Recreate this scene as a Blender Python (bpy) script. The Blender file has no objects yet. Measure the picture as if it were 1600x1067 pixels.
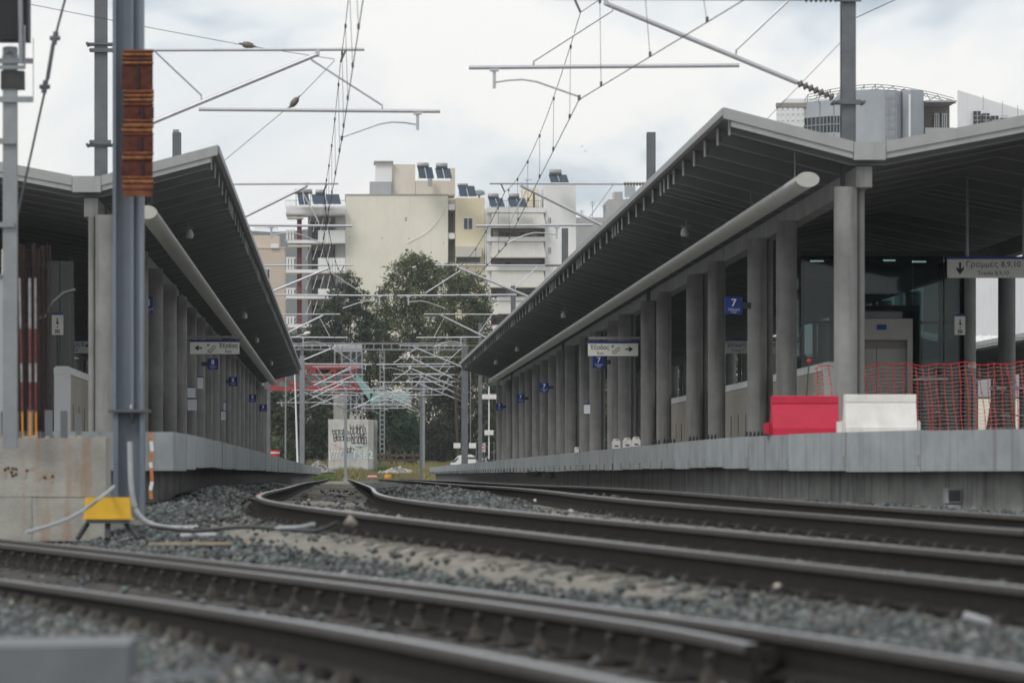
import bpy, math, random
import numpy as np
from mathutils import Vector, Matrix

# ------------------------------------------------------------------ camera, sky, sun
scn = bpy.context.scene
C = scn.collection
F = 6500.0                       # focal length in photo pixels (1600 px wide)
VX, VY = 535.0, 743.5            # vanishing point of the tracks / horizon, photo pixels
cd = bpy.data.cameras.new('camera')
cam = bpy.data.objects.new('camera', cd)
C.objects.link(cam)
cam.location = (0, 0, 0)
cam.rotation_euler = (math.radians(90), 0, 0)
cd.sensor_width = 36
cd.lens = F / 1600 * 36
cd.shift_x = (800 - VX) / 1600
cd.shift_y = (VY - 533.5) / 1600
cd.clip_start = 0.5
cd.clip_end = 9000
cd.dof.use_dof = True
cd.dof.focus_distance = 120
cd.dof.aperture_fstop = 4.0
scn.camera = cam

scn.view_settings.view_transform = 'Standard'
scn.view_settings.look = 'None'
scn.view_settings.exposure = 0.0
scn.view_settings.gamma = 1.0
scn.view_settings.use_curve_mapping = False

SUN_EL, SUN_ROT = math.radians(48), math.radians(215)
w = bpy.data.worlds.new('World')
scn.world = w
w.use_nodes = True
nt = w.node_tree
nt.nodes.clear()
N = nt.nodes.new
L = nt.links.new
out = N('ShaderNodeOutputWorld')
bg = N('ShaderNodeBackground')
bg.inputs['Strength'].default_value = 0.1
sky = N('ShaderNodeTexSky')
sky.sky_type = 'NISHITA'
sky.sun_disc = False
sky.sun_elevation = SUN_EL
sky.sun_rotation = SUN_ROT
tc = N('ShaderNodeTexCoord')
mp = N('ShaderNodeMapping')
mp.inputs['Scale'].default_value = (1, 1, 1.9)
mp.inputs['Location'].default_value = (0.31, 0.2, 0.07)
n1 = N('ShaderNodeTexNoise')
n1.inputs['Scale'].default_value = 9.0
n1.inputs['Detail'].default_value = 4.5
n1.inputs['Roughness'].default_value = 0.55
n1.inputs['Distortion'].default_value = 0.5
rp = N('ShaderNodeValToRGB')
e = rp.color_ramp.elements
e[0].position = 0.40
e[0].color = (5.2, 6.1, 6.9, 1)
e[1].position = 0.58
e[1].color = (10.9, 10.75, 10.35, 1)
m1 = e.new(0.49)
m1.color = (9.0, 9.4, 9.7, 1)
mx = N('ShaderNodeMix')
mx.data_type = 'RGBA'
mx.inputs[0].default_value = 0.93
L(tc.outputs['Generated'], mp.inputs['Vector'])
L(mp.outputs['Vector'], n1.inputs['Vector'])
L(n1.outputs['Fac'], rp.inputs['Fac'])
L(sky.outputs['Color'], mx.inputs[6])
L(rp.outputs['Color'], mx.inputs[7])
L(mx.outputs[2], bg.inputs['Color'])
L(bg.outputs['Background'], out.inputs['Surface'])

sd = bpy.data.lights.new('sun', 'SUN')
sd.energy = 1.4
sd.angle = math.radians(20)
sd.color = (1.0, 0.97, 0.93)
so = bpy.data.objects.new('sun', sd)
C.objects.link(so)
so.rotation_euler = (math.radians(90) - SUN_EL, 0, math.radians(180) - SUN_ROT)

# ------------------------------------------------------------------ helpers
rng = np.random.default_rng(7)
random.seed(7)


def P(x, y, u):
    """photo pixel + depth (metres per pixel) -> point in the place"""
    return Vector(((x - VX) * u, F * u, (VY - y) * u))


class MB:
    def __init__(s):
        s.v, s.f, s.m = [], [], []

    def add(s, vs, fs, mi=0):
        b = len(s.v)
        s.v += [tuple(p) for p in vs]
        s.f += [tuple(i + b for i in f) for f in fs]
        s.m += [mi] * len(fs)
        return s

    def box8(s, p, mi=0):
        return s.add(p, [(0, 3, 2, 1), (4, 5, 6, 7), (0, 1, 5, 4), (1, 2, 6, 5), (2, 3, 7, 6), (3, 0, 4, 7)], mi)

    def box(s, x0, x1, y0, y1, z0, z1, mi=0):
        return s.box8([(x0, y0, z0), (x1, y0, z0), (x1, y1, z0), (x0, y1, z0),
                       (x0, y0, z1), (x1, y0, z1), (x1, y1, z1), (x0, y1, z1)], mi)

    def bar(s, a, b, wd, ht=None, mi=0):
        a, b = Vector(a), Vector(b)
        ht = wd if ht is None else ht
        d = (b - a).normalized()
        up = Vector((0, 0, 1)) if abs(d.z) < .95 else Vector((0, 1, 0))
        sx = d.cross(up).normalized() * wd / 2
        sz = sx.cross(d).normalized() * ht / 2
        return s.box8([a - sx - sz, a + sx - sz, b + sx - sz, b - sx - sz,
                       a - sx + sz, a + sx + sz, b + sx + sz, b - sx + sz], mi)

    def tube(s, pts, r, n=8, mi=0, caps=True):
        pts = [Vector(p) for p in pts]
        rs = r if isinstance(r, (list, tuple)) else [r] * len(pts)
        b = len(s.v)
        for i, p in enumerate(pts):
            d = (pts[min(i + 1, len(pts) - 1)] - pts[max(i - 1, 0)]).normalized()
            up = Vector((0, 0, 1)) if abs(d.z) < .95 else Vector((0, 1, 0))
            a = d.cross(up).normalized()
            c = a.cross(d)
            for k in range(n):
                t = 2 * math.pi * k / n
                s.v.append(tuple(p + rs[i] * (a * math.cos(t) + c * math.sin(t))))
        for i in range(len(pts) - 1):
            for k in range(n):
                q = (k + 1) % n
                s.f.append((b + i * n + k, b + i * n + q, b + (i + 1) * n + q, b + (i + 1) * n + k))
                s.m.append(mi)
        if caps:
            s.f.append(tuple(b + k for k in range(n))[::-1])
            s.f.append(tuple(b + (len(pts) - 1) * n + k for k in range(n)))
            s.m += [mi, mi]
        return s

    def prism_y(s, prof, y0, y1, mi=0):
        """profile of (x, z) points extruded along Y"""
        n = len(prof)
        vs = [(x, y0, z) for x, z in prof] + [(x, y1, z) for x, z in prof]
        fs = [tuple(range(n)), tuple(range(2 * n - 1, n - 1, -1))]
        fs += [(i, i + n, (i + 1) % n + n, (i + 1) % n) for i in range(n)]
        return s.add(vs, fs, mi)

    def prism_x(s, prof, x0, x1, mi=0):
        n = len(prof)
        vs = [(x0, y, z) for y, z in prof] + [(x1, y, z) for y, z in prof]
        fs = [tuple(range(n - 1, -1, -1)), tuple(range(n, 2 * n))]
        fs += [(i, (i + 1) % n, (i + 1) % n + n, i + n) for i in range(n)]
        return s.add(vs, fs, mi)

    def sweep(s, prof, path, mids=None, close=True):
        """profile (offset, z) swept along a path of (x, y, z, nx, ny); mids = material per profile edge"""
        n = len(prof)
        b = len(s.v)
        for (x, y, z, nx, ny) in path:
            for (o, h) in prof:
                s.v.append((x + nx * o, y + ny * o, z + h))
        m = n if close else n - 1
        for i in range(len(path) - 1):
            for k in range(m):
                q = (k + 1) % n
                s.f.append((b + i * n + k, b + i * n + q, b + (i + 1) * n + q, b + (i + 1) * n + k))
                s.m.append(mids[k] if mids else 0)
        if close:
            s.f.append(tuple(b + k for k in range(n))[::-1])
            s.f.append(tuple(b + (len(path) - 1) * n + k for k in range(n)))
            s.m += [0, 0]
        return s

    def lathe(s, c, prof, n=12, mi=0):
        """profile of (r, z) round a vertical axis"""
        b = len(s.v)
        for r, z in prof:
            for k in range(n):
                t = 2 * math.pi * k / n
                s.v.append((c[0] + r * math.cos(t), c[1] + r * math.sin(t), c[2] + z))
        for i in range(len(prof) - 1):
            for k in range(n):
                q = (k + 1) % n
                s.f.append((b + i * n + k, b + i * n + q, b + (i + 1) * n + q, b + (i + 1) * n + k))
                s.m.append(mi)
        s.f.append(tuple(b + k for k in range(n))[::-1])
        s.f.append(tuple(b + (len(prof) - 1) * n + k for k in range(n)))
        s.m += [mi, mi]
        return s

    def mesh(s, name, mats, off=(0, 0, 0), smooth=False):
        me = bpy.data.meshes.new(name)
        me.from_pydata([(a - off[0], b - off[1], c - off[2]) for a, b, c in s.v], [], s.f)
        for m in (mats if isinstance(mats, (list, tuple)) else [mats]):
            me.materials.append(m)
        if max(s.m, default=0):
            me.polygons.foreach_set('material_index', s.m)
        if smooth:
            me.polygons.foreach_set('use_smooth', [True] * len(s.f))
            try:
                me.set_sharp_from_angle(angle=math.radians(40))
            except Exception:
                pass
        me.update()
        return me


def link(name, me, parent=None, loc=(0, 0, 0)):
    o = bpy.data.objects.new(name, me)
    C.objects.link(o)
    o.location = loc
    if parent:
        o.parent = parent
    return o


def part(name, mb, mats, parent, smooth=False, local=False, label=None):
    """one mesh part; geometry given in place coordinates unless local"""
    off = (0, 0, 0) if local else tuple(rootloc(parent))
    o = link(name, mb.mesh(name, mats, off, smooth), parent)
    if label:
        o['label'] = label
    return o


def rootloc(o):
    p = Vector((0, 0, 0))
    while o:
        p = p + o.location
        o = o.parent
    return p


def tag(o, label, cat=None, group=None, kind=None):
    if label:
        o['label'] = label
    if cat:
        o['category'] = cat
    if group:
        o['group'] = group
    if kind:
        o['kind'] = kind
    return o


def thing(name, label, cat, loc=(0, 0, 0), group=None):
    o = bpy.data.objects.new(name, None)
    C.objects.link(o)
    o.location = loc
    o.empty_display_size = .2
    return tag(o, label, cat, group)


def solo(name, mb, mats, label, cat, loc, group=None, smooth=False):
    """a thing that is one mesh, geometry in place coordinates, origin at loc"""
    o = link(name, mb.mesh(name, mats, tuple(loc), smooth), None, loc)
    return tag(o, label, cat, group)


def copy_tree(o, parent=None):
    c = o.copy()
    C.objects.link(c)
    c.parent = parent
    for ch in [k for k in KIDS.get(o.name, [])]:
        copy_tree(ch, c)
    return c


KIDS = {}


def kids(o):
    KIDS[o.name] = [k for k in bpy.data.objects if k.parent == o]
    for k in KIDS[o.name]:
        kids(k)


# ------------------------------------------------------------------ materials
def mat(name, col, rough=.75, metal=0., var=.25, scale=3., streak=0., bump=0., bscale=40., col2=None, spec=.4,
        streak_col=None, detail=6, ovar=0.):
    m = bpy.data.materials.new(name)
    m.use_nodes = True
    t = m.node_tree
    b = t.nodes['Principled BSDF']
    b.inputs['Roughness'].default_value = rough
    b.inputs['Metallic'].default_value = metal
    b.inputs['Specular IOR Level'].default_value = spec
    geo = t.nodes.new('ShaderNodeNewGeometry')
    nz = t.nodes.new('ShaderNodeTexNoise')
    nz.inputs['Scale'].default_value = scale
    nz.inputs['Detail'].default_value = detail
    nz.inputs['Roughness'].default_value = .65
    t.links.new(geo.outputs['Position'], nz.inputs['Vector'])
    r = t.nodes.new('ShaderNodeValToRGB')
    a = tuple(c * (1 - var) for c in col) if col2 is None else col2
    r.color_ramp.elements[0].color = (*a, 1)
    r.color_ramp.elements[0].position = .3
    r.color_ramp.elements[1].color = (*[min(1, c * (1 + var * .6)) for c in col], 1)
    r.color_ramp.elements[1].position = .7
    t.links.new(nz.outputs['Fac'], r.inputs['Fac'])
    cout = r.outputs['Color']
    if streak > 0:
        mpn = t.nodes.new('ShaderNodeMapping')
        mpn.inputs['Scale'].default_value = (7, 7, .5)
        t.links.new(geo.outputs['Position'], mpn.inputs['Vector'])
        n2 = t.nodes.new('ShaderNodeTexNoise')
        n2.inputs['Scale'].default_value = 1.
        n2.inputs['Detail'].default_value = 5
        t.links.new(mpn.outputs['Vector'], n2.inputs['Vector'])
        r2 = t.nodes.new('ShaderNodeValToRGB')
        r2.color_ramp.elements[0].position = .52
        r2.color_ramp.elements[0].color = (0, 0, 0, 1)
        r2.color_ramp.elements[1].position = .74
        r2.color_ramp.elements[1].color = (streak, streak, streak, 1)
        t.links.new(n2.outputs['Fac'], r2.inputs['Fac'])
        mm = t.nodes.new('ShaderNodeMix')
        mm.data_type = 'RGBA'
        t.links.new(r2.outputs['Color'], mm.inputs[0])
        t.links.new(cout, mm.inputs[6])
        mm.inputs[7].default_value = (*(streak_col or tuple(c * .3 for c in col)), 1)
        cout = mm.outputs[2]
    if ovar:
        oi = t.nodes.new('ShaderNodeObjectInfo')
        mr = t.nodes.new('ShaderNodeMapRange')
        mr.inputs['To Min'].default_value = 1 - ovar
        mr.inputs['To Max'].default_value = 1 + ovar
        t.links.new(oi.outputs['Random'], mr.inputs['Value'])
        mv = t.nodes.new('ShaderNodeMix')
        mv.data_type = 'RGBA'
        mv.blend_type = 'MULTIPLY'
        mv.inputs[0].default_value = 1
        t.links.new(cout, mv.inputs[6])
        t.links.new(mr.outputs['Result'], mv.inputs[7])
        cout = mv.outputs[2]
    t.links.new(cout, b.inputs['Base Color'])
    if bump:
        n3 = t.nodes.new('ShaderNodeTexNoise')
        n3.inputs['Scale'].default_value = bscale
        n3.inputs['Detail'].default_value = 4
        t.links.new(geo.outputs['Position'], n3.inputs['Vector'])
        bp = t.nodes.new('ShaderNodeBump')
        bp.inputs['Strength'].default_value = bump
        bp.inputs['Distance'].default_value = .02
        t.links.new(n3.outputs['Fac'], bp.inputs['Height'])
        t.links.new(bp.outputs['Normal'], b.inputs['Normal'])
    return m


def attr_mat(name, attr, rough=.85, trans=0., bump=0.):
    """base colour from a per-piece colour attribute, broken up by noise"""
    m = bpy.data.materials.new(name)
    m.use_nodes = True
    t = m.node_tree
    b = t.nodes['Principled BSDF']
    b.inputs['Roughness'].default_value = rough
    b.inputs['Specular IOR Level'].default_value = .25
    at = t.nodes.new('ShaderNodeAttribute')
    at.attribute_name = attr
    geo = t.nodes.new('ShaderNodeNewGeometry')
    nz = t.nodes.new('ShaderNodeTexNoise')
    nz.inputs['Scale'].default_value = 25
    nz.inputs['Detail'].default_value = 4
    t.links.new(geo.outputs['Position'], nz.inputs['Vector'])
    mr = t.nodes.new('ShaderNodeMapRange')
    mr.inputs['To Min'].default_value = .6
    mr.inputs['To Max'].default_value = 1.4
    t.links.new(nz.outputs['Fac'], mr.inputs['Value'])
    mm = t.nodes.new('ShaderNodeMix')
    mm.data_type = 'RGBA'
    mm.blend_type = 'MULTIPLY'
    mm.inputs[0].default_value = 1
    t.links.new(at.outputs['Color'], mm.inputs[6])
    t.links.new(mr.outputs['Result'], mm.inputs[7])
    t.links.new(mm.outputs[2], b.inputs['Base Color'])
    if trans:
        tr = t.nodes.new('ShaderNodeBsdfTranslucent')
        t.links.new(mm.outputs[2], tr.inputs['Color'])
        ms = t.nodes.new('ShaderNodeMixShader')
        ms.inputs[0].default_value = trans
        t.links.new(b.outputs[0], ms.inputs[1])
        t.links.new(tr.outputs[0], ms.inputs[2])
        t.links.new(ms.outputs[0], t.nodes['Material Output'].inputs['Surface'])
    return m


def glass_mat(name, tint, refl=.25):
    m = bpy.data.materials.new(name)
    m.use_nodes = True
    t = m.node_tree
    t.nodes.clear()
    o = t.nodes.new('ShaderNodeOutputMaterial')
    tr = t.nodes.new('ShaderNodeBsdfTransparent')
    tr.inputs['Color'].default_value = (*tint, 1)
    gl = t.nodes.new('ShaderNodeBsdfGlossy')
    gl.inputs['Roughness'].default_value = .03
    fr = t.nodes.new('ShaderNodeFresnel')
    fr.inputs['IOR'].default_value = 1.5
    ad = t.nodes.new('ShaderNodeMath')
    ad.operation = 'MULTIPLY_ADD'
    ad.inputs[1].default_value = .7
    ad.inputs[2].default_value = refl * .2
    ms = t.nodes.new('ShaderNodeMixShader')
    t.links.new(fr.outputs[0], ad.inputs[0])
    t.links.new(ad.outputs[0], ms.inputs[0])
    t.links.new(tr.outputs[0], ms.inputs[1])
    t.links.new(gl.outputs[0], ms.inputs[2])
    t.links.new(ms.outputs[0], o.inputs['Surface'])
    return m


M = {}
M['concrete'] = mat('concrete', (.33, .33, .315), .85, var=.25, scale=2.5, streak=.35, bump=.3)
M['column'] = mat('column_concrete', (.235, .232, .222), .8, var=.22, scale=2.2, streak=.6, bump=.15, ovar=.10)
M['fascia'] = mat('fascia_concrete', (.34, .365, .375), .8, var=.2, scale=2.2, streak=.75, bump=.15, ovar=.07, streak_col=(.19, .18, .17))
M['wallc'] = mat('base_wall_concrete', (.38, .375, .35), .9, var=.35, scale=1.8, streak=.85, bump=.4)
M['roof'] = mat('canopy_sheet', (.14, .14, .142), .6, var=.15, scale=1.5)
M['rib'] = mat('canopy_rib_paint', (.18, .18, .178), .55, var=.12, scale=2.)
M['gable'] = mat('canopy_fascia_paint', (.36, .365, .36), .5, var=.12, scale=2., streak=.15)
M['tubep'] = mat('lamp_tube_paint', (.48, .47, .43), .5, var=.15, scale=4., streak=.2)
M['rail'] = mat('rail_rust', (.026, .0225, .020), .9, metal=0., spec=.15, var=.4, scale=9., col2=(.022, .019, .017), bump=.2, bscale=60)
M['railside'] = mat('rail_head_side', (.075, .066, .058), .7, metal=.15, var=.3, scale=12.)
M['railtop'] = mat('rail_running_band', (.36, .36, .38), .28, metal=.9, var=.25, scale=14.)
M['sleeper'] = mat('sleeper_concrete', (.24, .225, .195), .9, var=.35, scale=8., bump=.3, ovar=.2)
M['sleeperdk'] = mat('oily_sleeper', (.075, .066, .056), .85, var=.4, scale=8., bump=.3, ovar=.25)
M['clipmid'] = mat('fastening_greasy', (.075, .067, .057), .8, metal=.1, var=.5, scale=20., ovar=.4)
M['clipdk'] = mat('fastening_dirty', (.036, .032, .028), .85, metal=0., var=.4, scale=20.)
M['clip'] = mat('fastening_steel', (.17, .155, .125), .7, metal=.2, var=.4, scale=20.)
M['galv'] = mat('galvanised_steel', (.30, .315, .33), .45, metal=.55, var=.15, scale=5.)
M['galvd'] = mat('weathered_mast_steel', (.16, .17, .18), .55, metal=.35, var=.2, scale=4., streak=.15)
M['tubesteel'] = mat('cantilever_tube', (.54, .54, .56), .45, metal=.35, var=.1, scale=8.)
M['wire'] = mat('wire_copper_grey', (.10, .10, .10), .6, metal=.4, var=.1)
M['insul'] = mat('insulator_ceramic', (.17, .15, .13), .35, var=.2, scale=20.)
M['bluepole'] = mat('blue_grey_mast_paint', (.175, .20, .24), .42, var=.10, scale=6., streak=.25, streak_col=(.36, .39, .42))
M['black'] = mat('black_paint', (.018, .018, .02), .5, var=.2)
M['dark'] = mat('dark_steel', (.05, .05, .05), .55, var=.3, scale=8.)
M['rust'] = mat('rusty_steel', (.19, .065, .03), .85, var=.5, scale=9., col2=(.07, .025, .018), bump=.4)
M['rustlt'] = mat('pale_rust', (.30, .125, .05), .85, var=.6, scale=16., col2=(.075, .026, .018), bump=.4)
M['rustdk'] = mat('dark_rust', (.10, .03, .02), .9, var=.5, scale=14., bump=.4)
M['palewall'] = mat('pale_wall', (.56, .55, .52), .9, var=.2, scale=1., streak=.3)
M['footing'] = mat('footing_concrete', (.40, .385, .345), .9, var=.3, scale=2.2, streak=.85, bump=.4, streak_col=(.34, .17, .08))
M['flange'] = mat('rib_flange', (.24, .24, .235), .55, var=.15)  # paler than the rib paint: light on the bottom flange put into colour
M['rebar'] = mat('rebar_rust', (.045, .028, .024), .85, var=.5, scale=20.)
M['yellow'] = mat('yellow_paint', (.72, .42, .03), .5, var=.12, scale=8., streak=.2)
M['redp'] = mat('red_plastic', (.52, .02, .055), .5, var=.12, scale=5.)
M['whitep'] = mat('white_plastic', (.72, .70, .66), .5, var=.1, scale=5., streak=.15)
M['white'] = mat('white_paint', (.76, .76, .75), .6, var=.06, scale=4.)
M['signw'] = mat('sign_cream', (.74, .73, .67), .5, var=.06, scale=3.)
M['blue'] = mat('sign_blue', (.015, .035, .20), .4, var=.08)
M['ink'] = mat('sign_ink', (.02, .02, .025), .5, var=.1)
M['beige'] = mat('parapet_panel', (.40, .36, .30), .6, var=.12, scale=2., streak=.15)
M['steeldoor'] = mat('lift_steel', (.36, .35, .33), .45, metal=.35, var=.1, scale=3.)
M['glass'] = glass_mat('lift_glass', (.36, .47, .46), .05)
M['net'] = mat('net_orange', (.60, .045, .045), .6, var=.15)
M['netw'] = mat('net_pale', (.45, .36, .33), .6, var=.15)
M['cream'] = mat('cream_render', (.80, .765, .66), .85, var=.07, scale=.35, streak=.1)
M['peach'] = mat('peach_render', (.70, .63, .54), .85, var=.08, scale=.4, streak=.1)
M['yellowr'] = mat('yellow_render', (.76, .68, .50), .85, var=.06, scale=.4)
M['whiter'] = mat('white_render', (.82, .82, .82), .8, var=.07, scale=.4, streak=.12)
M['greyr'] = mat('grey_render', (.42, .42, .42), .85, var=.12, scale=.5, streak=.2)
M['pink'] = mat('pink_render', (.58, .49, .42), .85, var=.08, scale=.5)
M['awn'] = mat('awning_canvas', (.56, .54, .50), .8, var=.08, scale=1.)
M['window'] = mat('window_glass', (.03, .04, .05), .12, var=.3, scale=.6, spec=.6)
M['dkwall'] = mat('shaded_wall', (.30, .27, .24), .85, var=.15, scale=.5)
M['maroon'] = mat('maroon_pillar', (.20, .045, .04), .7, var=.15, scale=1.)
M['panel'] = mat('solar_panel', (.03, .05, .075), .15, var=.2, spec=.6)
M['tank'] = mat('tank_steel', (.30, .30, .295), .4, metal=.4, var=.15)
M['bluegrey'] = mat('blue_grey_cladding', (.40, .42, .445), .6, var=.12, scale=.6, streak=.2, streak_col=(.5, .52, .54))
M['bridge'] = mat('bridge_red', (.32, .045, .05), .6, var=.12, scale=1.)
M['teal'] = mat('teal_panel', (.22, .38, .36), .35, var=.12, scale=.8)
M['bark'] = mat('bark', (.10, .075, .055), .9, var=.4, scale=6.)
M['leaf'] = attr_mat('leaf', 'tint', .7, trans=.25)
M['stone'] = attr_mat('ballast_stone', 'tint', .85)
M['grassb'] = attr_mat('grass_blade', 'tint', .8, trans=.2)
M['car'] = mat('car_paint', (.78, .78, .79), .25, var=.03)
M['tyre'] = mat('tyre', (.02, .02, .02), .8, var=.2)
M['dullred'] = mat('faded_red_paint', (.20, .05, .055), .7, var=.4, scale=14.)
M['dullpale'] = mat('faded_white_paint', (.36, .34, .35), .7, var=.4, scale=14.)
M['conduit'] = mat('conduit_plastic', (.40, .41, .425), .55, var=.2, scale=12.)
M['rock'] = mat('rubble', (.38, .36, .33), .9, var=.3, scale=5.)
M['wood'] = mat('plank', (.42, .33, .22), .85, var=.25, scale=10.)
M['orange'] = mat('orange_plastic', (.75, .30, .03), .5, var=.1)
M['tape'] = mat('faded_orange_tape', (.50, .19, .08), .7, var=.3, scale=14.)
M['pinkb'] = mat('pink_bag', (.65, .33, .33), .6, var=.25, scale=10.)
M['hill'] = mat('hill_scrub', (.10, .11, .105), .9, var=.3, scale=.02)
M['skin'] = mat('paper', (.72, .74, .78), .7, var=.05)


# ------------------------------------------------------------------ track alignments
UK = np.log(np.array([.0022, .0034, .0048, .0062, .008, .011, .015, .022, .034]))


def spline(xk, yk, x):
    xk, yk, x = np.asarray(xk, float), np.asarray(yk, float), np.asarray(x, float)
    n = len(xk)
    h = np.diff(xk)
    A = np.zeros((n, n))
    b = np.zeros(n)
    A[0, 0] = A[-1, -1] = 1
    for i in range(1, n - 1):
        A[i, i - 1] = h[i - 1]
        A[i, i] = 2 * (h[i - 1] + h[i])
        A[i, i + 1] = h[i]
        b[i] = 6 * ((yk[i + 1] - yk[i]) / h[i] - (yk[i] - yk[i - 1]) / h[i - 1])
    m = np.linalg.solve(A, b)
    j = np.clip(np.searchsorted(xk, x) - 1, 0, n - 2)
    t = x - xk[j]
    H = h[j]
    return yk[j] + t * ((yk[j + 1] - yk[j]) / H - H * (2 * m[j] + m[j + 1]) / 6) + t * t * m[j] / 2 + t ** 3 * (m[j + 1] - m[j]) / (6 * H)


def lin_ext(f, lo, hi):
    """evaluate f(Y) inside [lo, hi], go on straight outside"""
    def g(Y):
        Y = np.asarray(Y, float)
        c = np.clip(Y, lo, hi)
        s0 = (f(lo + .3) - f(lo)) / .3
        return f(c) + np.where(Y < lo, (Y - lo) * s0, 0.)
    return g


T1X = lin_ext(lambda Y: spline(UK, [4.58, 3.22, 1.53, .18, -.28, -.24, -.27, -.28, -.28], np.log(np.asarray(Y) / F)), 14.5, 221)
T1Z = lin_ext(lambda Y: spline(UK, [-.531, -.461, -.351, -.262, -.226, -.204, -.187, -.192, -.205], np.log(np.asarray(Y) / F)), 14.5, 221)
T2X = lin_ext(lambda Y: spline(UK, [16.86, 6.29, 4.97, 3.77, 3.42, 3.43, 3.42, 3.42, 3.42], np.log(np.asarray(Y) / F)), 26, 221)
T2Z = lin_ext(lambda Y: spline(UK, [-.375, -.341, -.333, -.245, -.194, -.183, -.194, -.184, -.189], np.log(np.asarray(Y) / F)), 26, 221)
CY = [9, 12.8, 16.25, 20, 26.1, 36.7, 50]
T3C = lambda Y: spline(CY, [2.62, 2.10, 1.54, .81, -.54, -3.02, -6.3], Y)
T3ZC = lambda Y: spline(CY, [-.60, -.59, -.58, -.57, -.56, -.55, -.53], Y)
T3X = lambda Y: T3C(Y) - .77
T3Z = lambda Y: T3ZC(Y) - .03


def drop(Y):
    """the tracks tip over a summit behind the platform ends"""
    Y = np.asarray(Y, float)
    return -np.clip(np.clip(Y, None, 345) - 290, 0, None) ** 2 * .00035


def path(fx, fz, Ys, off=0., zadd=0.):
    x = fx(Ys)
    dx = (fx(Ys + .2) - fx(Ys - .2)) / .4
    c = 1 / np.sqrt(1 + dx * dx)
    nx, ny = c, -dx * c
    z = fz(Ys) + drop(Ys) + zadd
    return [(x[i] + nx[i] * off, Ys[i] + ny[i] * off, z[i], nx[i], ny[i]) for i in range(len(Ys))]


def rail_center_dist(fx, X, Y):
    dx = (fx(Y + .2) - fx(Y - .2)) / .4
    return (X - fx(Y)) / np.sqrt(1 + dx * dx)


TR = [(T1X, T1Z), (T2X, T2Z), (T3X, T3Z)]


def ground_z(X, Y):
    X, Y = np.asarray(X, float), np.asarray(Y, float)
    wz = np.zeros_like(X)
    ws = np.zeros_like(X)
    for i, (fx, fz) in enumerate(TR):
        d = rail_center_dist(fx, X, Y)
        wgt = 1 / (np.clip(np.abs(d) - .9, 0, None) ** 2 + .25)
        if i == 2:
            wgt = wgt * np.clip((52 - Y) / 12, 0, 1)
        wz += wgt * fz(Y)
        ws += wgt
    z = wz / ws - .185 + drop(Y) * .9
    # ballast shoulders between the tracks, heap beside the left platform, weeds bank beyond the summit
    z += .10 * np.exp(-((X - 1.55) / .55) ** 2) * np.clip((Y - 34) / 10, 0, 1) * np.clip((240 - Y) / 60, 0, 1)
    z += .16 * np.exp(-((X + 1.75) / .45) ** 2) * np.clip((Y - 42) / 10, 0, 1) * np.clip((170 - Y) / 60, 0, 1)
    z += .05 * np.sin(X * 2.1 + Y * .31) * np.sin(Y * .17 + X) * np.clip((Y - 30) / 20, 0, 1)
    k = np.clip((Y - 316) / 12, 0, 1)
    return z * (1 - k) + k * (-.42 + 1.35 * np.clip((Y - 318) / 62, 0, 1) ** .8)


def near_rail(X, Y):
    d = np.full_like(np.asarray(X, float), 9.)
    for i, (fx, fz) in enumerate(TR):
        c = np.abs(rail_center_dist(fx, X, Y))
        d = np.minimum(d, np.abs(c - .75))
    return d


def sandiness(X, Y):
    d1 = rail_center_dist(T1X, X, Y)
    d2 = rail_center_dist(T2X, X, Y)
    s = np.clip((.85 - np.abs(d1)) / .1, 0, 1) * np.clip((Y - 24) / 8, 0, 1) * 1.6
    s = np.maximum(s, np.clip((.75 - np.abs(d2 + .15)) / .2, 0, 1) * 1.1 * np.clip((90 - Y) / 40, 0, 1))
    left = np.exp(-((d1 + 1.35) / .42) ** 2) * np.clip((Y - 19) / 5, 0, 1) * np.clip((44 - Y) / 6, 0, 1)
    s = np.maximum(s, left)
    wob = .5 + .5 * np.sin(X * 5.3 + np.sin(Y * .9) * 2) * np.sin(Y * .8 + 1.3 * np.sin(X * 3))
    out2 = np.exp(-((d2 + 1.25) / .42) ** 2) * np.clip((Y - 24) / 4, 0, 1) * np.clip((62 - Y) / 12, 0, 1)
    s = np.maximum(s, out2)
    return np.clip(s * (.75 + .3 * wob), 0, 1)


def set_tint(me, cols, domain='POINT'):
    a = me.color_attributes.new('tint', 'FLOAT_COLOR', domain)
    c = np.ones((len(cols), 4), np.float32)
    c[:, :3] = cols
    a.data.foreach_set('color', c.ravel())


def grid_mesh(name, V, nx, ny):
    idx = np.arange(nx * ny).reshape(ny, nx)
    q = np.stack([idx[:-1, :-1], idx[:-1, 1:], idx[1:, 1:], idx[1:, :-1]], -1).reshape(-1, 4)
    me = bpy.data.meshes.new(name)
    me.vertices.add(len(V))
    me.vertices.foreach_set('co', V.astype(np.float32).ravel())
    me.loops.add(q.size)
    me.loops.foreach_set('vertex_index', q.ravel().astype(np.int32))
    me.polygons.add(len(q))
    me.polygons.foreach_set('loop_start', (np.arange(len(q)) * 4).astype(np.int32))
    me.update(calc_edges=True)
    me.polygons.foreach_set('use_smooth', np.ones(len(q), bool))
    return me


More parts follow.
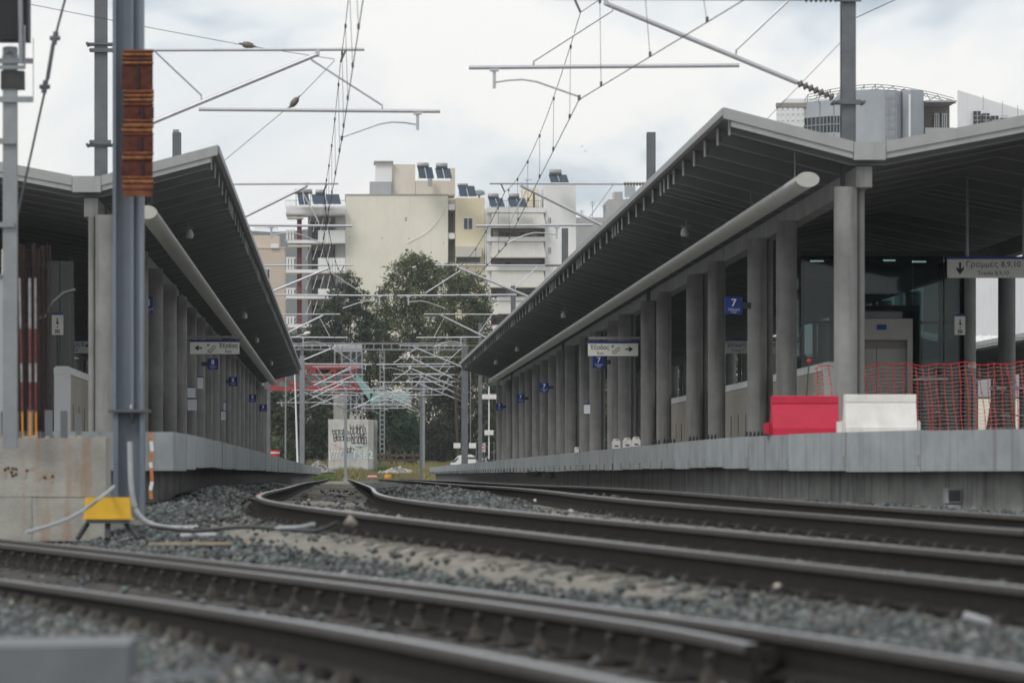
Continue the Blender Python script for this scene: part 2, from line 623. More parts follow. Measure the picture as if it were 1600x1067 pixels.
# ground: one sheet to the horizon
xs = np.concatenate([-np.geomspace(600, 12, 22), np.arange(-11.5, -4, .5), np.arange(-4, 9, .09), np.arange(9, 14, .5), np.geomspace(14.5, 600, 22)])
ys = np.concatenate([np.array([2., 4, 6]), np.geomspace(7, 120, 330), np.geomspace(121, 420, 110), np.geomspace(430, 2050, 16)])
GX, GY = np.meshgrid(xs, ys)
gx, gy = GX.ravel(), GY.ravel()
inner = (gx > -4.2) & (gx < 9.2)
gz = ground_z(np.clip(gx, -6, 11), np.clip(gy, 6, 420))
dr = near_rail(gx, gy)
gz = gz - np.where(inner & (gy < 130), .085 * np.exp(-(dr / .22) ** 2), 0)
gz = gz + np.where(inner & (gy < 200), rng.normal(0, .008, len(gx)), 0)
sd_ = np.where(inner, sandiness(gx, gy), 0)[:, None]
far = np.clip((gy - 300) / 30, 0, 1)[:, None]
gcol = np.array([.10, .105, .105]) * (1 - sd_) + np.array([.235, .215, .18]) * sd_
oil = np.where(inner, np.exp(-np.clip(near_rail(gx, gy) - .05, 0, None) / .25) * .6, 0)
d3_ = np.abs(rail_center_dist(T3X, gx, gy))
oil = np.maximum(oil, np.where(inner & (gy < 48) & (d3_ < .8), .75, 0))[:, None]
gcol = gcol * (1 - oil * (1 - sd_)) + np.array([.045, .038, .032]) * oil * (1 - sd_)
gcol = gcol * (1 - far) + np.array([.20, .17, .09]) * far
gcol = gcol * rng.uniform(.8, 1.2, (len(gx), 1))
gme = grid_mesh('ground', np.stack([gx, gy, gz], 1), len(xs), len(ys))
set_tint(gme, gcol)
M['ground'] = attr_mat('ballast_ground', 'tint', .95)
gme.materials.append(M['ground'])
ground = link('ground', gme)
tag(ground, 'grey ballast ground between the station tracks', kind='structure')

# loose ballast stones (nobody could count them)
ROCK = np.array([[1, 0, 0], [-1, 0, 0], [0, 1, 0], [0, -1, 0], [0, 0, 1], [0, 0, -1]], float)
RF = np.array([[0, 2, 4], [2, 1, 4], [1, 3, 4], [3, 0, 4], [2, 0, 5], [1, 2, 5], [3, 1, 5], [0, 3, 5]])


def stones(name, px, py, pz, rad, cols, material, flat=.7):
    n = len(px)
    jit = 1 + rng.uniform(-.45, .35, (n, 6, 1))
    base = ROCK[None] * jit + rng.normal(0, .22, (n, 6, 3))
    base[:, :, 2] *= flat
    a = rng.uniform(0, 6.28, n)
    ca, sa = np.cos(a)[:, None], np.sin(a)[:, None]
    x = base[:, :, 0] * ca - base[:, :, 1] * sa
    y = base[:, :, 0] * sa + base[:, :, 1] * ca
    V = np.stack([x, y, base[:, :, 2]], -1) * rad[:, None, None] + np.stack([px, py, pz], 1)[:, None, :]
    Fc = (RF[None] + (np.arange(n) * 6)[:, None, None]).reshape(-1, 3)
    me = bpy.data.meshes.new(name)
    me.vertices.add(n * 6)
    me.vertices.foreach_set('co', V.astype(np.float32).ravel())
    me.loops.add(Fc.size)
    me.loops.foreach_set('vertex_index', Fc.ravel().astype(np.int32))
    me.polygons.add(len(Fc))
    me.polygons.foreach_set('loop_start', (np.arange(len(Fc)) * 3).astype(np.int32))
    me.update(calc_edges=True)
    set_tint(me, np.repeat(cols, 6, 0))
    me.materials.append(material)
    return me


def scatter(n, y0, y1, power, r0, r1, keep):
    t = rng.uniform(0, 1, n)
    Y = y0 * (y1 / y0) ** (t ** power)
    lo, hi = -(VX + 60) / F, (1600 - VX + 60) / F
    X = rng.uniform(lo * Y - 1., hi * Y + 1., n)
    k = (X > -4.2) & (X < 9) & keep(X, Y)
    X, Y = X[k], Y[k]
    r = rng.uniform(r0, r1, len(X)) * rng.choice([.7, 1, 1, 1.25], len(X))
    return X, Y, r


def keep_st(X, Y):
    p = 1 - np.clip(1.5 * sandiness(X, Y), 0, .97)
    p = np.where(near_rail(X, Y) < .20, 0, p)
    d3 = np.abs(rail_center_dist(T3X, X, Y))
    p = np.where(d3 < .9, p * .015, p)
    for fx in (T1X, T2X):
        d = np.abs(rail_center_dist(fx, X, Y))
        p = np.where((d > .75) & (d < 1.15), p * .6, p)
    return rng.uniform(0, 1, len(X)) < p


X, Y, r = scatter(270000, 9, 95, .9, .016, .034, keep_st)
r = r * np.clip(Y / 30, 1, 2.0) ** .6
z = ground_z(X, Y) + r * .25 + rng.uniform(0, .03, len(X)) * (near_rail(X, Y) > .3)
pal = .70 * np.array([[.15, .165, .165], [.19, .20, .20], [.11, .125, .13], [.16, .19, .175], [.24, .25, .24], [.09, .095, .10], [.17, .155, .14], [.34, .33, .30]])
cc = pal[rng.choice(8, len(X), p=[.22, .16, .2, .15, .08, .10, .07, .02])] * rng.uniform(.5, 1.5, (len(X), 1))
rust_ = np.exp(-np.clip(near_rail(X, Y) - .1, 0, None) / .22)[:, None] * .75
cc = cc * (1 - rust_) + cc.mean(1)[:, None] * np.array([[.95, .80, .66]]) * .75 * rust_
o = link('ballast', stones('ballast', X, Y, z, r, cc, M['stone']))
tag(o, 'loose grey green ballast stones between and beside the tracks', 'ballast', kind='stuff')

# ------------------------------------------------------------------ railway tracks
RAILP = [(-.07, -.165), (-.07, -.155), (-.012, -.135), (-.009, -.05), (-.035, -.038), (-.036, -.012), (-.028, -.002), (-.015, 0),
         (.015, 0), (.028, -.002), (.036, -.012), (.035, -.038), (.009, -.05), (.012, -.135), (.07, -.155), (.07, -.165)]
RM = [0] * 16
for k in (4, 5, 9, 10):
    RM[k] = 2
for k in (6, 7, 8):
    RM[k] = 1


def sleeper_mesh(mt='sleeper'):
    b = MB()
    b.prism_y([(-1.2, -.2), (-1.2, -.03), (-1.12, .0), (1.12, .0), (1.2, -.03), (1.2, -.2)], -.13, .13)
    return b.mesh('sleeper', M[mt])


def fastening_mesh(mt, k=1.):
    b = MB()
    for c in (0,):
        b.box(c - .16, c + .16, -.09, .09, -.003, .012)
        for q in (-1, 1):
            x = c + q * .105
            b.box8([(x - .035, -.05, .01), (x + .035, -.05, .01), (x + .035, .05, .01), (x - .035, .05, .01),
                    (x - .02 - q * .02, -.04, .055), (x + .02 - q * .02, -.04, .055), (x + .02 - q * .02, .04, .055), (x - .02 - q * .02, .04, .055)])
            b.tube([(x, 0, .04), (x, 0, .062)], .016, 6)
    b.v = [(x * (1 + (k - 1) * .4), y * k, z * k) for x, y, z in b.v]
    return b.mesh('rail_fastening', M[mt])


SLM, SLK, FSL, FSD = sleeper_mesh(), sleeper_mesh('sleeperdk'), fastening_mesh('clipmid', 1.1), fastening_mesh('clipdk')


def geo_Y(a, b, k=.012, s0=.3):
    ys = [a]
    while ys[-1] < b:
        ys.append(ys[-1] + max(s0, ys[-1] * k))
    return np.array(ys)


def track(label, fx, fz, y0, y1, ysl, offs=(-.75, .75), zofs=(0, 0)):
    root = thing('railway_track', label, 'railway track', (float(fx(np.array(y0))), y0, float(fz(np.array(y0)))), 'railway tracks')
    Ys = geo_Y(y0, y1)
    for o, zo in zip(offs, zofs):
        b = MB().sweep(RAILP, path(fx, zo if callable(zo) else fz, Ys, o, 0), RM)
        part('rail', b, [M['rail'], M['railtop'], M['railside']], root)
    # sleepers one by one where they can be told apart, then joined
    y = y0 + .2
    rl = rootloc(root)
    bf = MB()
    while y < y1 - 1:
        ya = np.array([y])
        p = path(fx, fz, ya, 0, -.178)[0]
        ang = math.atan2(p[4], p[3])
        if y < ysl:
            s = link('sleeper', SLK if fx is T3X else SLM, root, (p[0] - rl.x, p[1] - rl.y, p[2] - rl.z))
            s.rotation_euler = (0, 0, ang)
            if y < 60:
                for o in offs:
                    link('rail_fastening', FSL if fx is T3X and o < 0 else FSD, s, (o, 0, .002))
        else:
            dx, dy = math.cos(ang), math.sin(ang)
            q = []
            for (a, c) in ((-1.2, -.13), (1.2, -.13), (1.2, .13), (-1.2, .13)):
                q.append((p[0] + a * dx - c * dy, p[1] + a * dy + c * dx))
            bf.box8([(a, c, p[2] - .2) for a, c in q] + [(a, c, p[2]) for a, c in q])
        y += .6
    if bf.v:
        o = part('sleeper_row', bf, M['sleeper'], root)
        o['kind'] = 'stuff'
    return root


t1 = track('curving track in the middle whose left rail bulges out before the left platform', T1X, T1Z, 13.8, 335, 150)
t2 = track('straight looking track along the foot of the right platform wall', T2X, T2Z, 27, 335, 150)
t3 = track('blurred turnout track crossing the foreground below the yellow box', T3X, T3Z, 9.4, 47, 60, (-.80, .77), (lambda Y: spline([8, 11.3, 14, 18.5, 25, 36, 50], [-.535, -.55, -.57, -.60, -.64, -.66, -.66], Y), T3ZC))
# check rail beside the right rail of the foreground track, flared at its end
Ys = np.linspace(15.2, 44, 160)
pp = path(T3C, T3ZC, Ys, -.135)
fl = np.clip((17.2 - Ys) / 2, 0, 1) ** 1.5 * .09
pp = [(p[0] - p[3] * f, p[1] - p[4] * f, p[2] - .028, p[3], p[4]) for p, f in zip(pp, fl)]
part('check_rail', MB().sweep(RAILP, pp, RM), [M['rail'], M['railtop'], M['railside']], t3)
for y in np.arange(15.6, 40, 1.8):
    p = path(T3C, T3ZC, np.array([y]), -.06)[0]
    b = MB().box(p[0] - .028, p[0] + .028, y - .07, y + .07, p[2] - .12, p[2] - .06)
    part('spacer_block', b, M['rail'], t3)


# chairs and bolts that hold the check rail
cb_ = MB()
cb_.box8([(-.075, -.022, 0), (-.02, -.022, 0), (-.02, .022, 0), (-.075, .022, 0), (-.06, -.016, .05), (-.03, -.016, .05), (-.03, .016, .05), (-.06, .016, .05)])
cb_.tube([(-.048, 0, .045), (-.048, 0, .07)], .012, 6)
cb_.box(-.13, -.01, -.05, .05, -.012, .004)
CHM = cb_.mesh('check_rail_chair', M['clipmid'])
hb_ = MB().tube([(-.03, 0, 0), (.0, 0, 0)], .02, 6)
BOM = hb_.mesh('bolt_head', M['clipmid'])
rl = rootloc(t3)
for k, y in enumerate(np.arange(15.5, 41, .6)):
    p = path(T3C, T3ZC, np.array([y]), -.20)[0]
    f_ = max(0, (17.2 - y) / 2) ** 1.5 * .09
    o = link('check_rail_chair', CHM, t3, (p[0] - p[3] * f_ - rl.x, p[1] - p[4] * f_ - rl.y, p[2] - .19 - rl.z))
    o.rotation_euler = (0, 0, math.atan2(p[4], p[3]))
    p = path(T3C, T3ZC, np.array([y + .3]), -.146)[0]
    o = link('bolt_head', BOM, t3, (p[0] - p[3] * f_ - rl.x, p[1] - p[4] * f_ - rl.y, p[2] - .10 - rl.z))
    o.rotation_euler = (0, 0, math.atan2(p[4], p[3]))

# ------------------------------------------------------------------ platforms
ZP = .50


def poly_path(pts, step):
    """resample (X, Y) polyline by length; returns points and right-hand normals"""
    pts = [Vector(p) for p in pts]
    d = [0]
    for a, b in zip(pts, pts[1:]):
        d.append(d[-1] + (b - a).length)
    n = max(2, int(round(d[-1] / step)) + 1)
    res = []
    for s in np.linspace(0, d[-1], n):
        j = max(0, min(len(d) - 2, int(np.searchsorted(d, s)) - 1))
        t = (s - d[j]) / max(1e-6, d[j + 1] - d[j])
        res.append(pts[j].lerp(pts[j + 1], t))
    return res


def platform(label, edge, back_x, s, zb, zb_near, wall_in):
    root = thing('railway_platform', label, 'platform', (edge[0][0], edge[0][1], ZP), 'station platforms')
    pts = poly_path(edge, 2.4)
    # slab
    far = edge[-1]
    ring = [(p.x + s * .06, p.y) for p in pts] + [(back_x, far[1]), (back_x, pts[0].y)]
    n = len(ring)
    b = MB()
    vs = [(x, y, ZP) for x, y in ring] + [(x, y, ZP - .14) for x, y in ring]
    b.add(vs, [tuple(range(n)), tuple(range(2 * n - 1, n - 1, -1))] + [(i, i + n, (i + 1) % n + n, (i + 1) % n) for i in range(n)])
    part('deck_slab', b, M['concrete'], root)
    # fascia panels, one by one
    for i, (a, c) in enumerate(zip(pts, pts[1:])):
        d = (c - a).normalized()
        nrm = Vector((-d.y, d.x)) * (1 if s < 0 else -1)      # away from the track
        nrm = Vector((d.y, -d.x)) if s > 0 else Vector((-d.y, d.x))
        a2, c2 = a + d * .012, c - d * .012
        near = max(0, min(1, (54 - a.y) / 6))
        z0 = zb + (zb_near - zb) * near + random.uniform(-.012, .012)
        j = random.uniform(-.008, .008)
        z1 = ZP + .006 + random.uniform(-.004, .004)
        q = [a2 + nrm * j, c2 + nrm * j, c2 + nrm * (.1 + j), a2 + nrm * (.1 + j)]
        part('fascia_panel', MB().box8([(p.x, p.y, z0) for p in q] + [(p.x, p.y, z1) for p in q]), M['fascia'], root)
    # recessed base wall with its brackets
    b = MB()
    br = MB()
    wp = []
    for i, p in enumerate(pts):
        d = (pts[min(i + 1, len(pts) - 1)] - pts[max(i - 1, 0)]).normalized()
        nrm = Vector((d.y, -d.x)) if s > 0 else Vector((-d.y, d.x))
        k = p + nrm * wall_in
        wp.append((k.x, k.y, 0, nrm.x, nrm.y))
    b.sweep([(0, ZP - .16), (.2, ZP - .16), (.2, -1.3), (0, -1.3)], wp)
    part('base_wall', b, M['wallc'], root)
    for (x, y, z, nx, ny) in wp[::1]:
        br = MB().box8([(x - nx * .3 - .09, y - ny * .3, zb - .005), (x - nx * .3 + .09, y - ny * .3, zb - .005),
                        (x + .09, y, zb - .005), (x - .09, y, zb - .005),
                        (x - nx * .3 - .09, y - ny * .3, zb + .12), (x - nx * .3 + .09, y - ny * .3, zb + .12),
                        (x + .09, y, zb + .12), (x - .09, y, zb + .12)])
        part('slab_bracket', br, M['concrete'], root)
    # vertical wall joints proud of the wall face
    return root, wp


EDGE_R = [(16, 40.5), (9.4, 42.2), (7.9, 43.2), (7.1, 44.4), (6.45, 46), (6.0, 47.8), (5.55, 50), (5.2, 53), (5.06, 57), (5.02, 64), (5.05, 120), (5.07, 242)]
plat_r, wall_r = platform('right platform with pale concrete edge curving away at its near end', EDGE_R, 13.4, 1, .115, .055, .36)
EDGE_L = [(-11, 47.2), (-3, 47.1), (-2.15, 47.2), (-1.97, 47.5), (-1.9, 48.2), (-1.86, 52), (-1.80, 60), (-1.72, 86), (-1.66, 150), (-1.45, 282)]
plat_l, wall_l = platform('left platform with pale concrete edge and square near corner', EDGE_L, -10.2, -1, .115, .055, .55)
# louvred vent and grey panel low on the right platform wall
vt = thing('wall_vent', 'small louvred vent above a grey panel on the right platform base wall', 'vent', tuple(P(1491, 790, .00708)))
a = P(1482, 765, .00708)
c = P(1500, 783, .00708)
part('vent_frame', MB().box(a.x - .02, c.x + .02, a.y, a.y + .3, c.z - .02, a.z + .02), M['greyr'], vt)
for k in range(5):
    z = a.z - .015 - k * (a.z - c.z - .03) / 4
    part('slat', MB().box(a.x, c.x, a.y - .02, a.y + .02, z - .008, z + .008), M['dark'], vt)
c = P(1500, 797, .00708)
part('lower_panel', MB().box(a.x - .01, c.x + .01, a.y - .01, a.y + .3, c.z - .1, a.z - .165), M['bluegrey'], vt)

# ------------------------------------------------------------------ canopies
PROF = [(0, 4.80), (1.70, 4.355), (2.13, 4.355), (4.20, 4.75), (6.27, 4.355), (6.70, 4.355), (8.4, 4.80)]


def roof_z(d):
    return float(np.interp(d, [p[0] for p in PROF], [p[1] for p in PROF]))


def canopy(label, xe, s, y0, y1, cols, far_only=False):
    X = lambda d: xe + s * d
    root = thing('platform_canopy', label, 'canopy', (X(4.2), y0, ZP), 'platform canopies')
    # sheet roof
    top = [(X(d), z) for d, z in PROF]
    low = [(X(d), z - .06) for d, z in PROF][::-1]
    part('roof', MB().prism_y(top + low, y0, y1), M['roof'], root)
    for d0, d1 in ((-.02, .05), (8.35, 8.42)):
        b = MB().box(min(X(d0), X(d1)), max(X(d0), X(d1)), y0, y1, 4.725, 4.825)
        part('eave_board', b, M['gable'], root)
    # gable fascias: upper flashing and lower strip of each slope, box over each valley
    for i in range(len(PROF) - 1):
        (d0, z0), (d1, z1) = PROF[i], PROF[i + 1]
        if abs(z0 - z1) < 1e-6:
            b = MB().box(min(X(d0), X(d1)) + .006, max(X(d0), X(d1)) - .006, y0 - .075, y0, z0 - .215, z0 + .02)
            part('gutter_end', b, M['gable'], root)
            continue
        b = MB().prism_y([(X(d0), z0 + .03), (X(d1), z1 + .03), (X(d1), z1 - .115), (X(d0), z0 - .115)], y0 - .07, y0)
        part('gable_fascia', b, M['gable'], root)
        e0, e1 = d0 + (.1 if i == 0 else 0), d1 - (.1 if i == 5 else 0)
        b = MB().prism_y([(X(e0), roof_z(e0) - .117), (X(e1), roof_z(e1) - .117), (X(e1), roof_z(e1) - .195), (X(e0), roof_z(e0) - .195)], y0 - .045, y0)
        part('gable_strip', b, M['gable'], root)
    # ribs
    prof = [.10, 1.7, 2.13, 4.2, 6.27, 6.7, 8.3]
    b = MB()
    up = [(X(d), roof_z(d) - .06) for d in prof]
    lo = [(X(d), roof_z(d) - .06 - .19) for d in prof]
    for i in range(6):
        b.prism_y([up[i], up[i + 1], lo[i + 1], lo[i]], -.012, .012)
        b.prism_y([(lo[i][0], lo[i][1] - .002), (lo[i + 1][0], lo[i + 1][1] - .002), (lo[i + 1][0], lo[i + 1][1] - .016), (lo[i][0], lo[i][1] - .016)], -.035, .035, 1)
    for d in (.10, 8.3):
        x = X(d)
        b.box(x - .012, x + .012, -.05, .05, roof_z(d) - .29, roof_z(d) - .065, 2)  # end plates in paler paint, the light on the rib tips put into colour
    rme = b.mesh('rib', [M['rib'], M['flange'], M['gable']], (root.location.x, 0, root.location.z))
    k = 0
    y = y0 + .2
    offs = [.2, 1.9, 3.9, 5.7, 7.6, 9.4, 10.5, 11.3]
    base = y0
    while base < y1:
        for o_ in offs:
            if base + o_ < y1 - .1:
                link('rib', rme, root, (0, base + o_ - y0, 0))
        base += 11.85
    # beams along the column lines
    for d in (1.86, 6.54):
        b = MB().box(X(d) - .10, X(d) + .10, y0 + .05, y1 - .3, 3.79, 4.06)
        part('valley_beam', b, M['column'], root)
    # columns with rain pipes
    cb = MB().tube([(0, 0, 0), (0, 0, 3.80 - ZP)], .155, 18)
    cme = cb.mesh('column', M['column'], smooth=True)
    pb = MB().tube([(0, 0, 0), (0, 0, 3.79 - ZP)], .055, 10)
    pme = pb.mesh('downpipe', M['column'], smooth=True)
    hb = MB().prism_x([(-.13, 3.80 - ZP), (.13, 3.80 - ZP), (.05, 4.1 - ZP), (-.05, 4.1 - ZP)], -.02, .02)
    hme = hb.mesh('beam_gusset', M['column'])
    for i, yc in enumerate(cols):
        for d in ((1.63, 6.77) if not far_only else (1.63,)):
            link('column', cme, root, (X(d) - root.location.x, yc - y0, 0))
            if i % 2 == 0 or i > 5:
                link('downpipe', pme, root, (X(d + (.21 if d < 4 else -.21)) - root.location.x, yc + .12 - y0, 0))
    return root


def lamp_tube(label, x, z, y0, y1):
    """long lamp trough slung below the canopy ribs"""
    root = thing('lamp_trough', label, 'light fitting', (x, y0, z), 'lamp troughs under the canopies')
    n = 20
    prof = [(.145 * math.cos(2 * math.pi * k / n), .095 * math.sin(2 * math.pi * k / n)) for k in range(n)]
    part('trough', MB().prism_y([(x + a, z + b) for a, b in prof], y0, y1), M['tubep'], root, True)
    part('end_cap', MB().prism_y([(x + a * 1.04, z + b * 1.04) for a, b in prof], y0 - .03, y0 - .001), M['tubep'], root, True)
    for y in np.arange(y0 + 1.5, y1, 5.9):
        part('hanger', MB().box(x - .007, x + .007, y - .007, y + .007, z + .06, roof_z(1) - .2), M['rib'], root)
    return root


COL_R = [54.8, 62.1, 66.5, 73.7, 78.3, 85.8, 90.3, 97.7, 101.7, 109, 113.7, 121, 126, 131, 136.5, 142, 147.6, 152.5, 158.5, 164.5, 169, 175]
can_r = canopy('grey ribbed butterfly canopy over the right platform', 5.0, 1, 54.6, 178, COL_R)
COL_L = [60.7, 65.4, 70.6, 76.4, 82.7, 88.2] + [94.1 + 5.85 * k for k in range(16)]
can_l = canopy('grey ribbed butterfly canopy over the left platform', -1.82, -1, 60.8, 185, COL_L)
lamp_tube('long cream lamp trough slung under the right canopy', 5.97, 3.80, 53.4, 166)
lamp_tube('long cream lamp trough slung under the left canopy', -2.82, 3.80, 60, 170)
COL_F = [137 + 6 * k for k in range(16)]  # far canopies are added to block the bright horizon between the columns
canopy('farther canopy added beyond the right platform to block the bright horizon', 18.6, 1, 136, 236, COL_F)
canopy('farther canopy added beyond the left platform to keep the gaps dark', -13.2, -1, 96, 222, [100 + 6 * k for k in range(20)])


def low_platform(label, x0, x1, y0, y1):  # deck beneath each added far canopy
    r = thing('railway_platform', label, 'platform', ((x0 + x1) / 2, y0, ZP), 'station platforms')
    part('deck_slab', MB().box(x0, x1, y0, y1, ZP - .35, ZP), M['concrete'], r)
    part('base_wall', MB().box(x0 + .5, x1 - .5, y0 + .4, y1 - .4, -1.2, ZP - .352), M['wallc'], r)


low_platform('farther platform under the added canopy beyond the right platform', 18.4, 27, 132, 240)
low_platform('farther platform under the added canopy beyond the left platform', -21.8, -13.0, 92, 240)


# small floodlights hanging below the canopies
def floodlight(x, y, u, side):
    p = P(x, y, u)
    where = 'right' if side > 0 else 'left'
    r = thing('floodlight', None, 'floodlight', tuple(p), 'floodlights below the canopies')
    zt = roof_z((p.x - 5.0) if side > 0 else (-1.82 - p.x)) - .26
    part('bracket', MB().box(p.x - .012, p.x + .012, p.y - .01, p.y + .01, p.z + .06, zt).box(p.x - .09, p.x + .09, p.y - .02, p.y + .02, p.z + .085, p.z + .105), M['galv'], r)
    part('lamp_bowl', MB().lathe((p.x - side * .02, p.y, p.z - .06), [(.025, .13), (.055, .10), (.075, .02), (.06, -.02)], 12), M['tubep'], r, True)
    return r


for i, (x, y, dz, side) in enumerate([(1072, 362, 4.12, 1), (882, 492, 4.12, 1), (809, 545, 4.12, 1), (776, 566, 4.12, 1),
                                      (294, 365, 4.12, -1), (381, 493, 4.12, -1), (400, 531, 4.12, -1), (423, 567, 4.12, -1)]):
    u = dz / (VY - y)
    f_ = floodlight(x, y, u, side)
    f_['label'] = '%s small white floodlight hanging under the %s canopy slope' % (
        ('nearest', 'second nearest', 'third nearest', 'farthest')[i % 4], 'right' if side > 0 else 'left')


# ------------------------------------------------------------------ stair parapets, lift
def parapet(label, x, y0, y1, s, group='stair parapets'):
    r = thing('stair_parapet', label, 'parapet', (x, y0, ZP), group)
    part('cap', MB().prism_y([(x - .13, 1.62), (x + .13, 1.62), (x + .13, 1.72), (x + .09, 1.75), (x - .09, 1.75), (x - .13, 1.72)], y0, y1), M['white'], r)
    part('end_face', MB().prism_y([(x - .125, ZP), (x + .125, ZP), (x + .125, 1.618), (x - .125, 1.618)], y0, y0 + .25), M['white'], r)
    y = y0 + .26
    while y < y1 - .2:
        y2 = min(y + 1.45, y1)
        p = part('panel', MB().box(x - .12, x + .12, y, y2 - .02, ZP, 1.612), M['beige'], r)
        f = x - s * .121
        part('slot', MB().box(f - .004, f + .004, y + .6, y + .68, .75, 1.15), M['dark'], p)
        y = y2
    return r


parapet('beige panelled stair parapet with white cap between the right columns', 7.53, 63.9, 95, 1)
parapet('beige stair parapet with white end face behind the concrete footing', -4.47, 66.3, 97, -1)

lu = .0108
lift = thing('lift', 'glass lift enclosure with grey steel doors behind the right columns', 'lift', tuple(P(1385, VY - ZP / lu, lu)))
ly = F * lu
fx0, fx1 = P(1338, 0, lu).x, P(1426, 0, lu).x
zt, zd = P(0, 498, lu).z, P(0, 531, lu).z
part('door_header', MB().box(fx0, fx1, ly, ly + .35, zd, zt), M['steeldoor'], lift)
part('door_jamb', MB().box(fx0, fx0 + .09, ly, ly + .35, ZP, zd - .002), M['steeldoor'], lift)
part('door_jamb', MB().box(fx1 - .09, fx1, ly, ly + .35, ZP, zd - .002), M['steeldoor'], lift)
dm = P(1371, 0, lu).x
for a, c in ((fx0 + .092, dm - .004), (dm + .004, fx1 - .092)):
    part('door_leaf', MB().box(a, c, ly + .12, ly + .16, ZP, zd - .14), M['steeldoor'], lift)
part('door_track', MB().box(fx0 + .092, fx1 - .092, ly + .1, ly + .18, zd - .138, zd - .003), M['dkwall'], lift)
gx0, gx1 = P(1252, 0, lu).x, P(1507, 0, lu).x
gz1 = P(0, 400, lu).z
part('glass_pane', MB().box(gx0, fx0 - .01, ly + .02, ly + .04, ZP, gz1), M['glass'], lift)
part('glass_pane', MB().box(fx1 + .01, P(1474, 0, lu).x, ly + .02, ly + .04, ZP, gz1), M['glass'], lift)
part('glass_pane', MB().box(P(1476, 0, lu).x, gx1, ly + .02, ly + .04, ZP, gz1), M['glass'], lift)
part('glass_pane', MB().box(fx0 - .005, fx1 + .005, ly + .02, ly + .04, zt + .01, gz1), M['glass'], lift)
part('glass_pane', MB().box(gx0, gx0 + .02, ly + .05, ly + 2.6, ZP, gz1), M['glass'], lift)
part('glass_pane', MB().box(gx1 - .02, gx1, ly + .05, ly + 2.6, ZP, gz1), M['glass'], lift)
for x in (gx0, gx1 - .06):
    for y in (ly + .045, ly + 2.62):
        part('corner_post', MB().box(x, x + .06, y, y + .06, ZP, gz1), M['dark'], lift)
part('top_frame', MB().box(gx0, gx1, ly + .0, ly + .07, gz1 + .002, gz1 + .08), M['dark'], lift)
part('mid_frame', MB().box(gx0 + .03, fx0 - .02, ly + .045, ly + .09, P(0, 504, lu).z - .02, P(0, 504, lu).z + .02), M['dark'], lift)
part('mid_frame', MB().box(fx1 + .03, gx1 - .07, ly + .045, ly + .09, P(0, 504, lu).z - .02, P(0, 504, lu).z + .02), M['dark'], lift)
part('lift_car', MB().box(fx0 - .2, fx1 + .2, ly + .6, ly + 2.2, ZP, 2.9), M['dark'], lift)
part('shaft_brace', MB().bar((gx0 + .3, ly + 2.5, 2.1), (fx0 + .1, ly + 2.5, 1.0), .1), M['dark'], lift)
part('floor_sign', MB().box(P(1370, 0, lu).x, P(1385, 0, lu).x, ly - .012, ly - .002, P(0, 515, lu).z, P(0, 507, lu).z), M['blue'], lift)

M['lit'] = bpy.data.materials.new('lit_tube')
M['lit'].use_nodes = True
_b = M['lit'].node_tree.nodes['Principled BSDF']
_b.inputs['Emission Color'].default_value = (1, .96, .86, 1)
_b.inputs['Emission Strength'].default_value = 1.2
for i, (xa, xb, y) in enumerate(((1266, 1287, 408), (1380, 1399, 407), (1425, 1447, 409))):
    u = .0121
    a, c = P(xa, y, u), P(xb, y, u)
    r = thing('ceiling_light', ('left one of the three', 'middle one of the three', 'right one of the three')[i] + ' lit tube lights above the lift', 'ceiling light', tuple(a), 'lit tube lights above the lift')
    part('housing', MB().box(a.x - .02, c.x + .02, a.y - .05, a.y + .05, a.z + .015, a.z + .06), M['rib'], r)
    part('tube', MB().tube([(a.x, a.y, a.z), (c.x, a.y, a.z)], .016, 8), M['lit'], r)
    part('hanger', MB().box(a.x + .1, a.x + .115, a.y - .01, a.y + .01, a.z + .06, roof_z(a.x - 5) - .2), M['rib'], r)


# ------------------------------------------------------------------ catenary masts and cantilevers
WZ = 5.05      # contact wire height above the camera


def hbeam(b, x, y, z0, z1, wd, dp):
    t = wd * .09
    b.box(x - wd / 2, x + wd / 2, y - dp / 2, y - dp / 2 + t, z0, z1)
    b.box(x - wd / 2, x + wd / 2, y + dp / 2 - t, y + dp / 2, z0, z1)
    b.box(x - t / 2, x + t / 2, y - dp / 2 + t, y + dp / 2 - t, z0, z1)
    return b


def insulator(b, a, c, r=.045, n=7):
    a, c = Vector(a), Vector(c)
    pts, rs = [], []
    for i in range(n):
        for t, k in ((0, .4), (.3, 1.), (.5, 1.), (.8, .4)):
            pts.append(a.lerp(c, (i + t) / n))
            rs.append(r * k)
    pts.append(c)
    rs.append(r * .4)
    return b.tube(pts, rs, 8)


